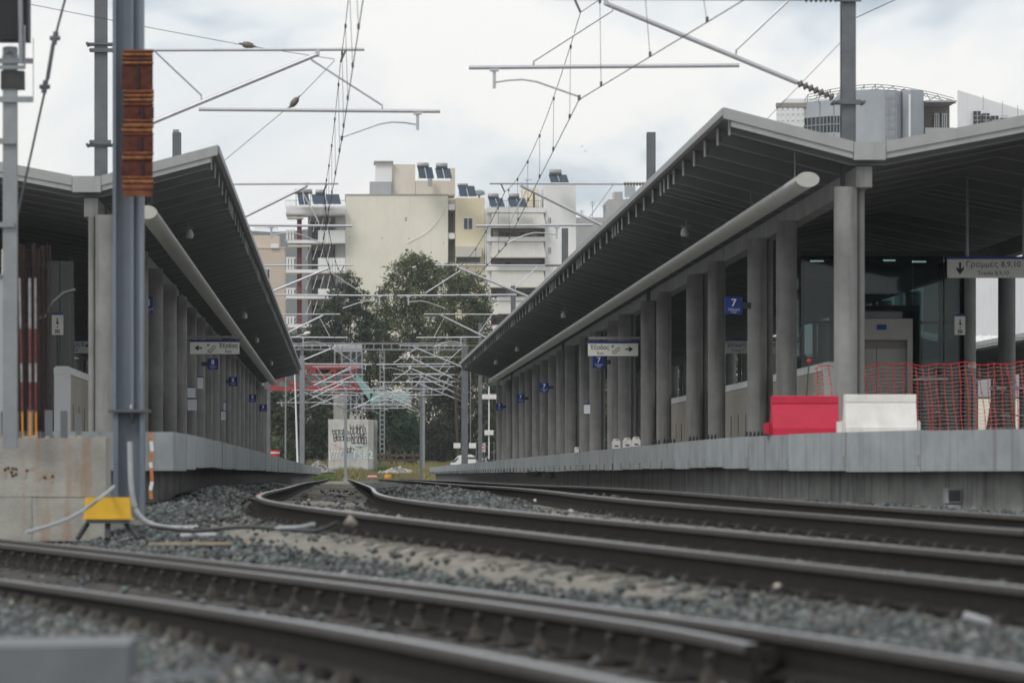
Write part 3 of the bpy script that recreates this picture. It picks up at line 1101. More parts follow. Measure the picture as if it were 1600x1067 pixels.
def cantilever(root, X, s, y, kind, zsh=0.):
    """tube bracket arm; dx measured from the mast towards the track (s = -1 to the left)"""
    q = lambda dx, z: (X + s * dx, y - .16, z + zsh)
    T, S = M['tubesteel'], M['galvd']
    if kind == 'A':
        top = (.10, 6.4, 3.97, 6.41)
        diag = (.10, 5.03, 3.27, 6.34)
        low = (1.48, 5.51, 5.11, 5.48)
        arms = [(3.18, 6.25, 4.24, 5.51), (.83, 6.37, 1.52, 5.66)]
        br = 4.77
        st = [(4.77, 5.28), (4.58, 5.31), (4.39, 5.32), (4.20, 5.29), (3.63, 5.09)]
    else:
        top = (.10, 6.4, 3.55, 6.41)
        diag = (.10, 5.0, 2.86, 6.36)
        low = (1.29, 5.50, 3.85, 5.48)
        arms = [(2.75, 6.25, 3.12, 5.5), (.85, 6.38, 1.36, 5.62)]
        br = 2.08
        st = [(2.08, 5.28), (2.3, 5.32), (2.58, 5.33), (2.8, 5.27), (3.2, 5.09)]
    part('top_tube', MB().tube([q(.62, top[1]), q(top[2], top[3])], .024, 8), T, root, True)
    part('insulator', insulator(MB(), q(.16, top[1]), q(.62, top[1])), M['insul'], root)
    d0, d1 = Vector(q(diag[0], diag[1])), Vector(q(diag[2], diag[3]))
    di = d0 + (d1 - d0).normalized() * .65
    d00 = d0 + (d1 - d0).normalized() * .12
    part('diagonal_tube', MB().tube([di, d1], .034, 8).box(d1.x - .03, d1.x + .03, y - .20, y - .12, d1.z - .02, d1.z + .07), T, root, True)
    part('insulator', insulator(MB(), d00, di, .055), M['insul'], root)
    part('registration_tube', MB().tube([q(low[0], low[1]), q(low[2], low[3])], .028, 8), T, root, True)
    for a in arms:
        b = MB().tube([q(a[0], a[1] + .05), q(a[0], a[1]), q(a[2], a[3] + .06), q(a[2], a[3])], .017, 6)
        part('stay_tube', b, T, root, True)
    b = MB().tube([q(br, 5.48), q(br, 5.2)], .022, 8).box(X + s * br - .06, X + s * br + .06, y - .2, y - .12, 5.43 + zsh, 5.46 + zsh)
    part('drop_bracket', b, T, root)
    part('steady_arm', MB().tube([q(*p) for p in st], .014, 6), T, root, True)
    part('wire_clamp', MB().box(X + s * st[-1][0] - .02, X + s * st[-1][0] + .02, y - .18, y - .14, 5.04 + zsh, 5.11 + zsh), S, root)
    cx = X + s * top[2] * .93
    part('messenger_clamp', MB().bar((cx, y - .16, 6.4 + zsh), (cx - s * .08, y - .16, 6.22 + zsh), .03), S, root)
    for z in (6.4, 5.02):
        part('mast_clamp', MB().box(X - .16, X + .16, y - .15, y - .11, z - .03 + zsh, z + .03 + zsh).tube([(X - .15, y - .19, z + zsh), (X - .15, y - .1, z + zsh)], .022, 6), S, root)
    return (X + s * st[-1][0], y - .16, WZ + zsh), (cx - s * .08, y - .16, 6.22 + zsh)


def fz(u):
    """ground level far down the line"""
    return -.45 if F * u < 300 else float(-.45 + drop(F * u))


ORD = ['first', 'second', 'third', 'fourth', 'fifth', 'sixth', 'seventh', 'eighth', 'ninth', 'tenth', 'eleventh']
RU = [.00862, .01406, .0195, .0254, .0315, .0345, .0375, .0405, .0435, .0465, .049]
LU_ = [.00965, .01407, .0195, .0254, .0315, .0375, .0405, .0435, .049]
wpR, wmR, wpL, wmL = [], [], [], []
for side, us, X0, wp_, wm_ in ((1, RU, 6.78, wpR, wmR), (-1, LU_, -3.64, wpL, wmL)):
    for i, u in enumerate(us):
        y = F * u
        X = X0 if u < .033 else ((726 if i < 9 else 658) - VX) * u if side > 0 else (472 - VX) * u
        if side > 0 and i == 0:
            X = P(1325, 0, u).x
        zb = ZP if u < .036 else -.5
        nm = 'right' if side > 0 else 'left'
        r = thing('catenary_mast', '%s catenary mast from the viewer in the %s platform row, with tube arm' % (ORD[i], nm), 'catenary mast',
                  (X, y, zb), 'catenary masts with tube arms')
        part('mast', hbeam(MB(), X, y, zb, 7.54, .19, .2), M['galvd'], r)
        c, m = cantilever(r, X, -side, y, 'AB'[i % 2])
        wp_.append(Vector(c))
        wm_.append(Vector(m))
        if i == 0:
            zs = (5.72, 6.72) if side > 0 else (6.45, 4.95)
            for z in ((5.02, 6.72) if side > 0 else (6.5, 4.98)):
                b = MB()
                for q in (-1, 1):
                    b.bar((X - .2, y + q * .12, z), (X + .2, y + q * .12, z), .03)
                for q in (-.2, .2):
                    b.tube([(X + q, y - .16, z), (X + q, y + .16, z)], .025, 6)
                part('band_clamp', b, M['galvd'], r)


def wire_run(label, pc, pm, near_c, near_m):
    r = thing('overhead_line', label, 'overhead wire', tuple(pc[0]), 'overhead wires')
    pc = [Vector(near_c)] + pc
    pm = [Vector(near_m)] + pm
    for k, (a, b) in enumerate(zip(pc, pc[1:])):
        rad = .0065 if k < 2 else .009
        part('contact_wire', MB().tube([a, b], rad, 5), M['wire'], r)
    for k, (a, b) in enumerate(zip(pm, pm[1:])):
        n = 12
        sag = .00022 * (b - a).length ** 2 * 1.6
        pts = [a.lerp(b, t / n) - Vector((0, 0, 4 * sag * (t / n) * (1 - t / n))) for t in range(n + 1)]
        part('messenger_wire', MB().tube(pts, .0055 if k < 2 else .008, 5), M['wire'], r)
        c0, c1 = pc[k], pc[k + 1]
        if k > 2:
            continue
        for t in range(1, n, 2):
            p = pts[t]
            q = c0.lerp(c1, t / n)
            part('dropper', MB().tube([p, q], .0035, 4).box(q.x - .015, q.x + .015, q.y - .02, q.y + .02, q.z, q.z + .06).box(p.x - .015, p.x + .015, p.y - .02, p.y + .02, p.z - .05, p.z), M['wire'], r)
    return r


wire_run('contact wire with droppers hanging over the track of the right platform', wpR, wmR, (5.3, 33, WZ), (4.9, 33, 6.35))
wire_run('contact wire with droppers hanging over the bulging middle track', wpL, wmL, (.32, 36, WZ), (.25, 36, 6.35))


def strung(name, label, pts, cat='wire', rad=.006, ins=None, group=None, insr=.07, extra=None):
    """a stay or feeder wire between places, optional strain insulators"""
    r = thing(name, label, cat, tuple(pts[0]), group)
    part('strand', MB().tube(pts, rad, 5), M['wire'], r)
    for a, c in (ins or []):
        a, c = Vector(a), Vector(c)
        d = c - a
        b = MB().tube([a - d * .25, a, a + d * .15, a + d * .5, a + d * .85, c, c + d * .25], [insr * .15, insr * .3, insr * .8, insr, insr * .8, insr * .3, insr * .15], 10)
        part('strain_insulator', b, M['insul'], r, True)
    return r


u = .0097
strung('stay_wire', 'thin stay wire with dark egg insulator running above the left mast arm', [P(20, 2, .0092), P(225, 42, .0094), P(375, 70, u), P(523, 93, u)], 'wire', .005, [(P(378, 69, u), P(397, 73, u))], 'stay wires', .055)
strung('stay_wire', 'slanting stay wire with egg insulator falling towards the left canopy eave', [P(523, 95, u), P(460, 160, .0099), P(352, 250, .0104), P(300, 300, .0108)], 'wire', .005, [(P(466, 153, .0099), P(454, 167, .0099))], 'stay wires', .055)
strung('stay_wire', 'stay wire slanting from the right mast down to the canopy eave', [P(1318, 62, .0087), P(1195, 190, .0092)], 'wire', .004, None, 'stay wires')
strung('feeder_wire', 'feeder wire leaving the right mast upwards to the right', [P(1338, 28, .0087), P(1410, -5, .0084), P(1500, -50, .008)], 'wire', .006, None, 'stay wires')
r = strung('guy_wire', 'thick slanting guy wire with two turnbuckles at the left edge', [P(108, -25, .0061), P(85, 62, .0061), P(71, 138, .0061), P(27, 338, .0061), P(12, 420, .0061)], 'guy wire', .012)
for (x, y) in ((86, 60), (70, 136)):
    a = P(x, y, .0061)
    part('turnbuckle', MB().tube([a + Vector((-.05, 0, 0)), a + Vector((.05, 0, 0))], .022, 8).tube([a + Vector((.01, 0, .06)), a + Vector((-.01, 0, -.06))], .026, 8), M['galvd'], r)
part('turnbuckle_body', MB().tube([P(83, 70, .0061), P(74, 125, .0061)], .02, 8), M['galvd'], r)

# masts that stand by themselves near the platform ends
def lone_mast(label, x, ytop, ybase, u, wd, col='galv', double=False):
    a, c = P(x, ytop, u), P(x, ybase, u)
    r = thing('steel_mast', label, 'mast', tuple(c), 'steel masts beyond the canopies')
    part('shaft', hbeam(MB(), c.x, c.y, c.z, a.z, wd, wd), M[col], r)
    part('base_plate', MB().box(c.x - wd * .8, c.x + wd * .8, c.y - wd, c.y + wd, c.z - .3, c.z + .02), M['concrete'], r)
    return r, a, c


lone_mast('grey steel mast on the far end of the left platform', 472, 556, 729, .030, .23)
r, a, c = lone_mast('tall grey steel mast with two cream cabinets on the right platform end', 726, 540, 725, .030, .30, 'galvd')
for k in (-1, 1):
    x = c.x + k * .36
    part('cabinet', MB().box(x - .16, x + .16, c.y - .2, c.y + .1, P(0, 700, .03).z, P(0, 692, .03).z), M['signw'], r)
part('cable_pipe', MB().tube([P(735, 560, .03), P(735, 690, .03), P(729, 703, .03), P(727, 724, .03)], .025, 6), M['galv'], r)
r, a, c = lone_mast('steel mast with arms standing in the track axis before the graffiti wall', 540, 605, 747, .0475, .22)
cantilever(r, c.x, -1, c.y, 'A', -.05)
cantilever(r, c.x, 1, c.y + .5, 'B', -.25)
r, a, c = lone_mast('slim steel mast with arms right of the grass before the fence', 662, 596, 747, .052, .2)
cantilever(r, c.x, -1, c.y, 'A', 0)
cantilever(r, c.x, -1, c.y + 4, 'B', .3)
lone_mast('grey mast top rising behind the left canopy', 275, 203, 300, .0152, .14)

# ------------------------------------------------------------------ near pole with its rusty board, left edge
u = .0065
r = thing('catenary_mast', 'thick blue grey steel mast close to the viewer with a rusty board on it', 'catenary mast', tuple(P(206, 812, u)))
c = P(201, 640, u)
top = P(201, -40, u)
b = MB()
hw = .155
b.box(c.x - hw, c.x - hw + .035, c.y - .15, c.y + .15, c.z, top.z)
b.box(c.x + hw - .035, c.x + hw, c.y - .15, c.y + .15, c.z, top.z)
b.box(c.x - hw + .035, c.x + hw - .035, c.y - .0125, c.y + .0125, c.z, top.z)
b.box(c.x + .02, c.x + .055, c.y - .06, c.y - .0126, c.z, top.z)
part('shaft', b, M['bluepole'], r)
part('flange_plate', MB().box(c.x - .2, c.x + .22, c.y - .2, c.y + .2, c.z - .012, c.z - .001), M['galvd'], r)
part('flange_plate', MB().box(c.x - .2, c.x + .22, c.y - .2, c.y + .2, c.z - .028, c.z - .016), M['galvd'], r)
b = MB()
z0 = P(0, 815, u).z
b.box(c.x - .15, c.x - .10, c.y - .14, c.y + .14, z0, c.z - .03)
b.box(c.x + .12, c.x + .165, c.y - .14, c.y + .14, z0, c.z - .03)
b.box(c.x - .10, c.x + .12, c.y - .015, c.y + .015, z0, c.z - .03)
part('foot_post', b, M['bluepole'], r)
part('stiffener', MB().prism_x([(c.y - .14, c.z - .03), (c.y - .016, c.z - .03), (c.y - .016, c.z - .14)], c.x + .02, c.x + .05), M['galv'], r)
part('stiffener', MB().lathe((c.x + .035, c.y - .07, c.z), [(.03, 0), (.03, .02), (.015, .05)], 8), M['galv'], r)
part('base_plate', MB().box(c.x - .24, c.x + .26, c.y - .25, c.y + .25, z0 - .25, z0 + .02), M['concrete'], r)
# rusty board: stacked rusted shoes with slots
ru = .00645
bd = thing('rusty_board', 'rusty brown steel board with dark slots fixed to the near blue grey mast', 'steel board', tuple(P(217, 310, ru)))
x0, x1 = P(193, 0, ru).x, P(241, 0, ru).x
yb = F * ru - .2
part('back_plate', MB().box(x0 + .01, x1 - .01, yb, yb + .03, P(0, 309, ru).z, P(0, 81, ru).z), M['rust'], bd)
bands = []
yy_ = 81.
br_ = random.Random(11)
for h_, mt, dp in ((5, 'rust', .018), (6, 'rustlt', .026), (7, 'rust', .02), (6, 'rustlt', .022), (38, 'rustdk', .005), (7, 'rust', .02), (6, 'rustlt', .03), (7, 'rustlt', .026), (6, 'rust', .018),
                   (20, 'rustdk', .004), (6, 'rust', .02), (8, 'rustlt', .028), (7, 'rustlt', .022), (5, 'rust', .014), (24, 'rustdk', .006), (7, 'rust', .018), (7, 'rustlt', .024),
                   (24, 'rustdk', .006), (6, 'rust', .014), (7, 'rustlt', .018), (9, 'rust', .012)):
    bands.append((yy_, yy_ + h_, mt, dp))
    yy_ += h_
bands = [(a, min(c, 309), m, d) for a, c, m, d in bands if a < 307]
for i, (a, c2, mt, dp) in enumerate(bands):
    za, zc = P(0, a, ru).z, P(0, c2, ru).z
    j = random.uniform(-.012, .012)
    part('rusty_band', MB().prism_x([(yb - .001, zc + .002), (yb - .001, za - .002), (yb - dp, za - .010), (yb - dp * 1.2, (za + zc) / 2), (yb - dp, zc + .008)], x0 + j, x1 + j * .6), M[mt], bd)
    if mt == 'rustdk' and c2 - a > 15:
        xm = (x0 + x1) / 2 + random.uniform(-.03, .05)
        part('slot', MB().box(xm - .011, xm + .011, yb - dp - .02, yb - dp - .003, zc + .01, za - .02), M['black'], bd)

u = .0062
# concrete footing with rusty rods
ft = thing('concrete_footing', 'large raw concrete footing block with cut steel stubs on top at the left edge', 'footing', tuple(P(60, 830, u)))
yf = F * u
x0, x1 = P(-60, 0, u).x, P(165, 0, u).x
part('upper_block', MB().box(x0, x1, yf, yf + .95, P(0, 776, u).z, P(0, 684, u).z), M['footing'], ft)
part('lower_block', MB().box(P(51, 0, u).x, x1 - .005, yf - .03, yf + .9, P(0, 845, u).z, P(0, 777.5, u).z), M['footing'], ft)
part('lower_block', MB().box(x0, P(50, 0, u).x, yf + .004, yf + .9, P(0, 845, u).z, P(0, 776.5, u).z), M['footing'], ft)
for x, wd, y in ((2, 9, 642), (22, 8, 643), (44, 9, 640), (73, 12, 640), (97, 11, 641), (120, 9, 645), (-14, 9, 643)):
    a = P(x, y, u)
    part('steel_stub', MB().box(a.x - wd * u / 2, a.x + wd * u / 2, yf + .25, yf + .31, P(0, 686, u).z, a.z), M['galvd'], ft)
for k in range(26):
    x = P(random.uniform(0, 160), 0, u).x
    y = yf + random.uniform(.03, .8)
    rr = random.uniform(.012, .03)
    part('concrete_crumb', MB().box8([(x + dx * rr * random.uniform(.6, 1.3), y + dy * rr, P(0, 684.5, u).z + dz * rr) for dz in (0, 1) for dx, dy in ((-1, -1), (1, -1), (1, 1), (-1, 1))]), M['rock'], ft)
rb = thing('rebar_bundle', 'bundle of tall dark rusty reinforcing bars standing on the concrete footing', 'steel rods', tuple(P(45, 684, u)))
for k in range(14):
    x = 20 + k * 4.1 + random.uniform(-1.2, 1.2)
    t = 376 + random.uniform(-4, 10)
    a, c = P(x, 684.5, u), P(x + random.uniform(-1, 1), t, u)
    yy = yf + .35 + random.uniform(0, .12)
    part('rod', MB().tube([(a.x, yy, a.z), (c.x, yy, c.z)], .0085, 6), M['rebar'], rb)
for i, (x, lab) in enumerate(((32, 'leftmost'), (44, 'middle'), (53, 'rightmost'))):
    s = thing('marker_stick', lab + ' of three slim red and white marker sticks before the rusty rods', 'marker stick', tuple(P(x, 684, .00612)), 'marker sticks by the footing')
    segs = [(684, 642, 'orange'), (642, 596, 'dullred'), (596, 566, 'dullpale'), (566, 512, 'dullred'), (512, 432, 'dullpale')]
    for a, c, mt in segs:
        part('segment', MB().tube([P(x - .02 * (684 - a) * (1 if i == 0 else .2), a, .00612) + Vector((0, .28, 0)), P(x - .02 * (684 - c) * (1 if i == 0 else .2), c + .4, .00612) + Vector((0, .28, 0))], .009 if i != 1 else .012, 8), M[mt], s)
# signal mast with dark signal head
u = .0060
sg = thing('signal_mast', 'grey signal mast with the back of a black signal head at the top left corner', 'signal', tuple(P(16, 684, u)))
a = P(16, 640, u)
part('shaft', MB().box(a.x - .066, a.x + .066, a.y - .06, a.y + .06, P(0, 700, u).z, P(0, 75, u).z), M['galv'], sg)
part('signal_head', MB().box(P(-40, 0, u).x, P(47, 0, u).x, a.y - .25, a.y + .1, P(0, 66, u).z, P(0, -30, u).z), M['black'], sg)
for (y, x1_, h) in ((28, 36, 6), (97, 52, 8), (157, 52, 9), (222, 27, 9), (352, 24, 8), (107, 40, 6)):
    part('bracket_bar', MB().box(P(-30, 0, u).x, P(x1_, 0, u).x, a.y - .1, a.y - .065, P(0, y + h / 2, u).z, P(0, y - h / 2, u).z), M['galv'], sg)
part('mount_tube', MB().tube([P(35, -10, u) + Vector((0, -.28, 0)), P(37, 105, u) + Vector((0, -.28, 0))], .024, 8).tube([P(42, 45, u) + Vector((0, -.28, 0)), P(42, 112, u) + Vector((0, -.28, 0))], .01, 6), M['galv'], sg)
part('cable_box', MB().box(P(2, 0, u).x, P(38, 0, u).x, a.y - .08, a.y + .1, P(0, 140, u).z, P(0, 112, u).z), M['dark'], sg)
part('collar', MB().lathe((a.x, a.y, P(0, 107, u).z), [(.075, 0), (.075, .12), (.055, .17), (.055, .2)], 12), M['galv'], sg)
part('edge_frame', MB().bar(P(52, 60, u), P(52, 160, u), .006), M['galvd'], sg)
cb = thing('relay_cabinet', 'pale grey relay cabinet cut by the left edge behind the footing', 'cabinet', tuple(P(0, 684, .0066)))
u = .0066
part('body', MB().box(P(-60, 0, u).x, P(17, 0, u).x, F * u, F * u + .5, P(0, 690, u).z, P(0, 432, u).z), M['bluegrey'], cb)
part('lid', MB().box(P(-62, 0, u).x, P(18.5, 0, u).x, F * u - .03, F * u + .53, P(0, 432, u).z + .001, P(0, 428, u).z), M['galv'], cb)
part('antenna', MB().tube([P(4, 428, u), P(4, 390, u)], .01, 6), M['whitep'], cb)
strung('loose_cable', 'thick loose grey cable curving up behind the marker sticks', [P(0, 545, .0067), P(30, 518, .0067), P(55, 500, .0067), P(72, 495, .0067), P(84, 472, .0067), P(100, 458, .0067), P(118, 453, .0067)], 'cable', .018)

# yellow trackside box on its stand
u = .0059
yb_ = thing('trackside_box', 'yellow trackside box on a dark stand at the foot of the near mast', 'trackside box', tuple(P(168, 838, u)))
x0, x1 = P(131, 0, u).x, P(204, 0, u).x
y0 = F * u
za, zc = P(0, 777, u).z, P(0, 809, u).z
part('housing', MB().box8([(x0, y0, zc), (x1, y0, zc), (x1, y0 + .3, zc), (x0, y0 + .3, zc), (x0 + .012, y0 + .015, za), (x1 - .012, y0 + .015, za), (x1 - .012, y0 + .28, za), (x0 + .012, y0 + .28, za)]), M['yellow'], yb_)
part('rim', MB().box(x0 - .02, x1 + .025, y0 - .02, y0 + .32, zc - .014, zc - .001), M['yellow'], yb_)
part('base_tray', MB().box(x0 + .02, x1 - .02, y0 + .01, y0 + .29, zc - .05, zc - .015), M['galvd'], yb_)
for x, dx in ((x0 + .03, -.09), (x1 - .05, .12), ((x0 + x1) / 2, 0)):
    part('leg', MB().bar((x, y0 + .1, zc - .05), (x + dx, y0 + .02, P(0, 842, u).z), .035 if dx else .05), M['dark'], yb_)
# conduits
def hose(label, pts, rad, mt='conduit', name='conduit', cat='conduit', group='cables and conduits on the ballast'):
    b = MB().tube(pts, rad, 8)
    o = link(name, b.mesh(name, M[mt], tuple(pts[0]), True), None, pts[0])
    tag(o, label, cat, group)
    return o


def smoothpts(pts, n=6):
    pts = [Vector(p) for p in pts]
    out_ = []
    for i in range(len(pts) - 1):
        p0, p1, p2, p3 = pts[max(i - 1, 0)], pts[i], pts[i + 1], pts[min(i + 2, len(pts) - 1)]
        for k in range(n):
            t = k / n
            out_.append(.5 * ((2 * p1) + (p2 - p0) * t + (2 * p0 - 5 * p1 + 4 * p2 - p3) * t * t + (3 * p1 - p0 - 3 * p2 + p3) * t ** 3))
    return out_ + [pts[-1]]


u = .0060
hose('thick pale conduit running down the near mast and bending onto the ballast', smoothpts([P(203, 690, u), P(204, 735, u), P(207, 775, u), P(216, 803, u), P(235, 818, u), P(262, 824, u), P(310, 825, u)]), .025)
hose('thin pale conduit arching from the yellow box to the left over the ballast', smoothpts([P(178, 760, u), P(160, 775, .0058), P(130, 797, .0058), P(95, 815, .0057), P(40, 832, .0056)]), .016)
u = .0056
hose('pale conduit bent in a hook lying on the ballast', smoothpts([P(282, 837, u), P(335, 836, u), P(347, 840, u), P(340, 846, u), P(330, 848, u)]), .022)
hose('black cable lying on the ballast towards the bulging rail', smoothpts([P(235, 822, .0058), P(300, 829, .0056), P(380, 823, .0052), P(440, 826, .0049), P(495, 829, .0047), P(528, 816, .0046)]), .018, 'black')
hose('short pale cable lying before the bulging rail', smoothpts([P(432, 825, .0048), P(470, 823, .0047), P(490, 818, .00465)]), .014)
o = solo('plank', MB().bar(P(232, 849, .0053), P(440, 848, .0053), .05, .02), M['wood'], 'thin pale plank lying on the ballast right of the yellow box', 'plank', tuple(P(330, 849, .0053)))
# grey concrete block near the viewer
u = .0021
a = P(0, 1008, u)
o = solo('concrete_block', MB().box8([(P(-160, 0, u).x, F * u, a.z - .35), (P(199, 0, u).x, F * u, a.z - .35), (P(199, 0, u).x, F * u + .9, a.z - .35), (P(-160, 0, u).x, F * u + .9, a.z - .35),
                                    (P(-160, 0, u).x, F * u + .03, a.z - .012), (P(199, 0, u).x, F * u + .03, a.z + .002), (P(196, 0, u).x, F * u + .85, a.z), (P(-160, 0, u).x, F * u + .85, a.z - .01)]),
         M['galvd'], 'dark grey concrete block lying in the bottom left corner', 'block', tuple(P(40, 1060, u)))
u = .00205
solo('steel_strip', MB().bar(P(205, 1062, u), P(345, 1050, u), .035, .02), M['railtop'], 'pale steel strip lying at the bottom edge beside the concrete block', 'steel strip', tuple(P(270, 1056, u)))
u = .0073
rd = thing('striped_tape', 'orange and white striped tape post beside the near mast', 'tape post', tuple(P(235, 780, u)))
TY = [676, 689, 705, 722, 731, 752, 766, 780]
for k in range(7):
    ya, yc = TY[k], TY[k + 1]
    part('stripe', MB().bar(P(235 + (k % 3) * 1.3, ya, u), P(235 + ((k + 1) % 3) * 1.3, yc - .3, u), .04, .015), M['whitep' if k % 2 else 'tape'], rd)
# bottle lying by the near rail of the middle track
u = .00275
a, c = P(1505, 962, u), P(1558, 978, u)
d = c - a
b = MB().tube([a, a + d * .02, a + d * .72, a + d * .84, a + d * .88, a + d * .97, c], [.012, .022, .022, .010, .009, .011, .011], 12)
solo('bottle', b, M['conduit'], 'empty grey plastic bottle lying on ballast by the rail at lower right', 'bottle', tuple(a), None, True)

# ------------------------------------------------------------------ background buildings
BU = .075


def pbox(x0, y0, x1, y1, u=BU, depth=.6, front=0.):
    """box whose front face covers photo pixels x0..x1, y0..y1 at depth u; front shifts it towards the viewer"""
    a, c = P(x0, y0, u), P(x1, y1, u)
    return MB().box(a.x, c.x, a.y - front, a.y - front + depth, c.z, a.z)


def solar_tank(x0, y0, x1, y1, px0, px1, py1, u, label):
    r = thing('solar_heater', label, 'solar water heater', tuple(P((px0 + px1) / 2, py1, u)), 'solar water heaters on the roofs')
    a, c = P(x0, y0, u), P(x1, y1, u)
    zc, rr = (a.z + c.z) / 2, (a.z - c.z) / 2
    part('tank', MB().tube([(a.x, a.y - .6, zc), (a.x + .1, a.y - .6, zc), (c.x - .1, a.y - .6, zc), (c.x, a.y - .6, zc)], [rr * .8, rr, rr, rr * .8], 12), M['tank'], r, True)
    zb = P(0, py1, u).z
    xa, xb = P(px0, 0, u).x, P(px1, 0, u).x
    n = 2
    for k in range(n):
        q0 = xa + (xb - xa) * k / n + .03
        q1 = xa + (xb - xa) * (k + 1) / n - .03
        sl = .25
        part('collector', MB().box8([(q0 + sl, a.y - 2., zb), (q1 + sl, a.y - 2., zb), (q1 + sl, a.y - 1.92, zb), (q0 + sl, a.y - 1.92, zb),
                                     (q0, a.y - .75, c.z + .05), (q1, a.y - .75, c.z + .05), (q1, a.y - .67, c.z + .05), (q0, a.y - .67, c.z + .05)]), M['panel'], r)
    for x in (a.x + .2, c.x - .2):
        part('leg', MB().box(x - .03, x + .03, a.y - .63, a.y - .57, zb, zc - rr), M['galvd'], r)
    return r


def railing(parent, x0, x1, y0, y1, u, front, lean=0):
    a, c = P(x0, y0, u), P(x1, y1, u)
    y = a.y - front
    b = MB()
    b.box(a.x, c.x, y - .025, y + .025, a.z - .05, a.z)
    b.box(a.x, c.x, y - .02, y + .02, c.z + .08, c.z + .12)
    n = max(3, int((c.x - a.x) / .22))
    for k in range(n + 1):
        x = a.x + (c.x - a.x) * k / n
        b.box(x - .012, x + .012, y - .012, y + .012, c.z, a.z - .05)
    o = part('railing', b, M['galvd'], parent)
    return o


def window(parent, x0, y0, x1, y1, u, front=0.):
    """recess-looking window: frame proud of the wall, glass behind it"""
    a, c = P(x0, y0, u), P(x1, y1, u)
    y = a.y - front
    t = .07
    b = MB().box(a.x, c.x, y - .06, y, a.z - t, a.z).box(a.x, c.x, y - .06, y, c.z, c.z + t)
    b.box(a.x, a.x + t, y - .06, y, c.z + t, a.z - t).box(c.x - t, c.x, y - .06, y, c.z + t, a.z - t)
    m_ = (a.x + c.x) / 2
    b.box(m_ - t / 2, m_ + t / 2, y - .06, y, c.z + t, a.z - t)
    f = part('window', b, M['white'], parent)
    for q0, q1 in ((a.x + t, m_ - t / 2), (m_ + t / 2, c.x - t)):
        part('pane', MB().box(q0, q1, y - .03, y - .01, c.z + t, a.z - t), M['window'], f)
    return f


B1 = thing('apartment_block', 'cream apartment block with blank end wall and white balconies at its left', 'apartment building', tuple(P(600, 738, BU)))
part('end_wall', pbox(540, 305, 700, 742, BU, 13), M['cream'], B1)
part('parapet_cap', pbox(539, 303.5, 701, 305, BU, 13.2, .1), M['greyr'], B1)
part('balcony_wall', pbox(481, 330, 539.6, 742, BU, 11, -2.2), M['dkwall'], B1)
part('stair_core', pbox(524, 326, 539.7, 742, BU, 2.1, -.05), M['greyr'], B1)
part('penthouse', pbox(613, 254, 649.5, 303.3, BU, 6, -3), M['peach'], B1)
part('penthouse', pbox(650, 280, 712, 303.2, BU, 6, -2.5), M['peach'], B1)
part('penthouse', pbox(578, 282, 612.5, 303.2, BU, 5, -2), M['greyr'], B1)
part('lift_house', pbox(587, 251.5, 612.8, 281.8, BU, 4, -2.5), M['whiter'], B1)
part('roof_slab', pbox(584.5, 249.5, 615, 251.4, BU, 5, -2), M['greyr'], B1)
part('door', pbox(595.5, 285, 611, 303, BU, .05, -1.94), M['bluegrey'], B1)
part('chimney', pbox(704, 262, 711.5, 303, BU, .9, -1), M['peach'], B1)
part('chimney', pbox(669, 274, 676, 290, BU, .6, -1), M['greyr'], B1)
part('chimney_cap', pbox(668, 272.5, 677, 274, BU, .8, -.9), M['greyr'], B1)
part('hanging_cable', MB().tube(smoothpts([P(698, 308, BU) - Vector((0, .08, 0)), P(690, 335, BU) - Vector((0, .08, 0)), P(668, 362, BU) - Vector((0, .08, 0)), P(636, 380, BU) - Vector((0, .08, 0))]), .035, 5), M['whiter'], B1)
for (x, y) in ((634.5, 341), (634.5, 344.5), (546, 371), (597, 372), (639, 373), (693, 380)):
    part('wall_hole', pbox(x - 1, y - 1, x + 1, y + 1, BU, .04, .03), M['dark'] if y < 350 else M['greyr'], B1)
floors = [(447, 318, 337, 0), (449, 361, 381, 1), (447, 404, 427, 2), (447, 452, 467, 3), (450, 496, 512, 4), (450, 540, 556, 5)]
for (x0, ya, yb2, k) in floors:
    part('balcony_parapet', pbox(x0 if k in (0, 5) else 497, ya + (7 if k == 0 else 0), 539.4, yb2 - 2, BU, .15, 1.3), M['whiter'], B1)
    part('balcony_slab', pbox(x0, yb2 - 5 if k else 325, 539.5, yb2, BU, 4.5, 1.28 if k else 1.14), M['whiter'], B1)
    if k:
        for q in range(3):
            part('parapet_block', pbox(447.5 + q * 4.6, ya + 1, 450.2 + q * 4.6, yb2 - 5.2, BU, .15, 1.3), M['whiter'], B1)
        part('parapet_rail', pbox(447, ya - 1.2, 462, ya + .9, BU, .18, 1.31), M['whiter'], B1)
        railing(B1, 463, 496.5, ya + 1, yb2 - 5.2, BU, 1.25)
        part('awning_rail', MB().tube([P(445, ya - 26, BU) - Vector((0, 2.6, 0)), P(463, ya - 40, BU) + Vector((0, 2, 0))], .03, 5), M['white'], B1)
    else:
        railing(B1, 446, 539, 314, 325, BU, 1.2)
for k in range(5):
    yt = (338, 382, 428, 468, 513)[k]
    yb2 = (376, 421, 462, 508, 552)[k]
    part('pillar', pbox(464, yt, 471.5, yb2, BU, .5, -.2), M['maroon'], B1)
    f = part('balcony_door', pbox(487, yt + 8, 503, yb2, BU, .1, -2.08), M['dark'], B1)
    f = part('balcony_door', pbox(507, yt + 8, 521, yb2, BU, .1, -2.08), M['window'], B1)
    part('shutter', pbox(526, yt + 6, 538, yb2 - 6, BU, .06, 0.012), M['greyr'], B1)
    for q in range(4):
        part('awning_arm', MB().tube([P(486 + q * 10, yt + 3, BU) - Vector((0, 1.1, 0)), P(478 + q * 11, yt + 26, BU) - Vector((0, 2.3, 0))], .028, 5), M['white'], B1)
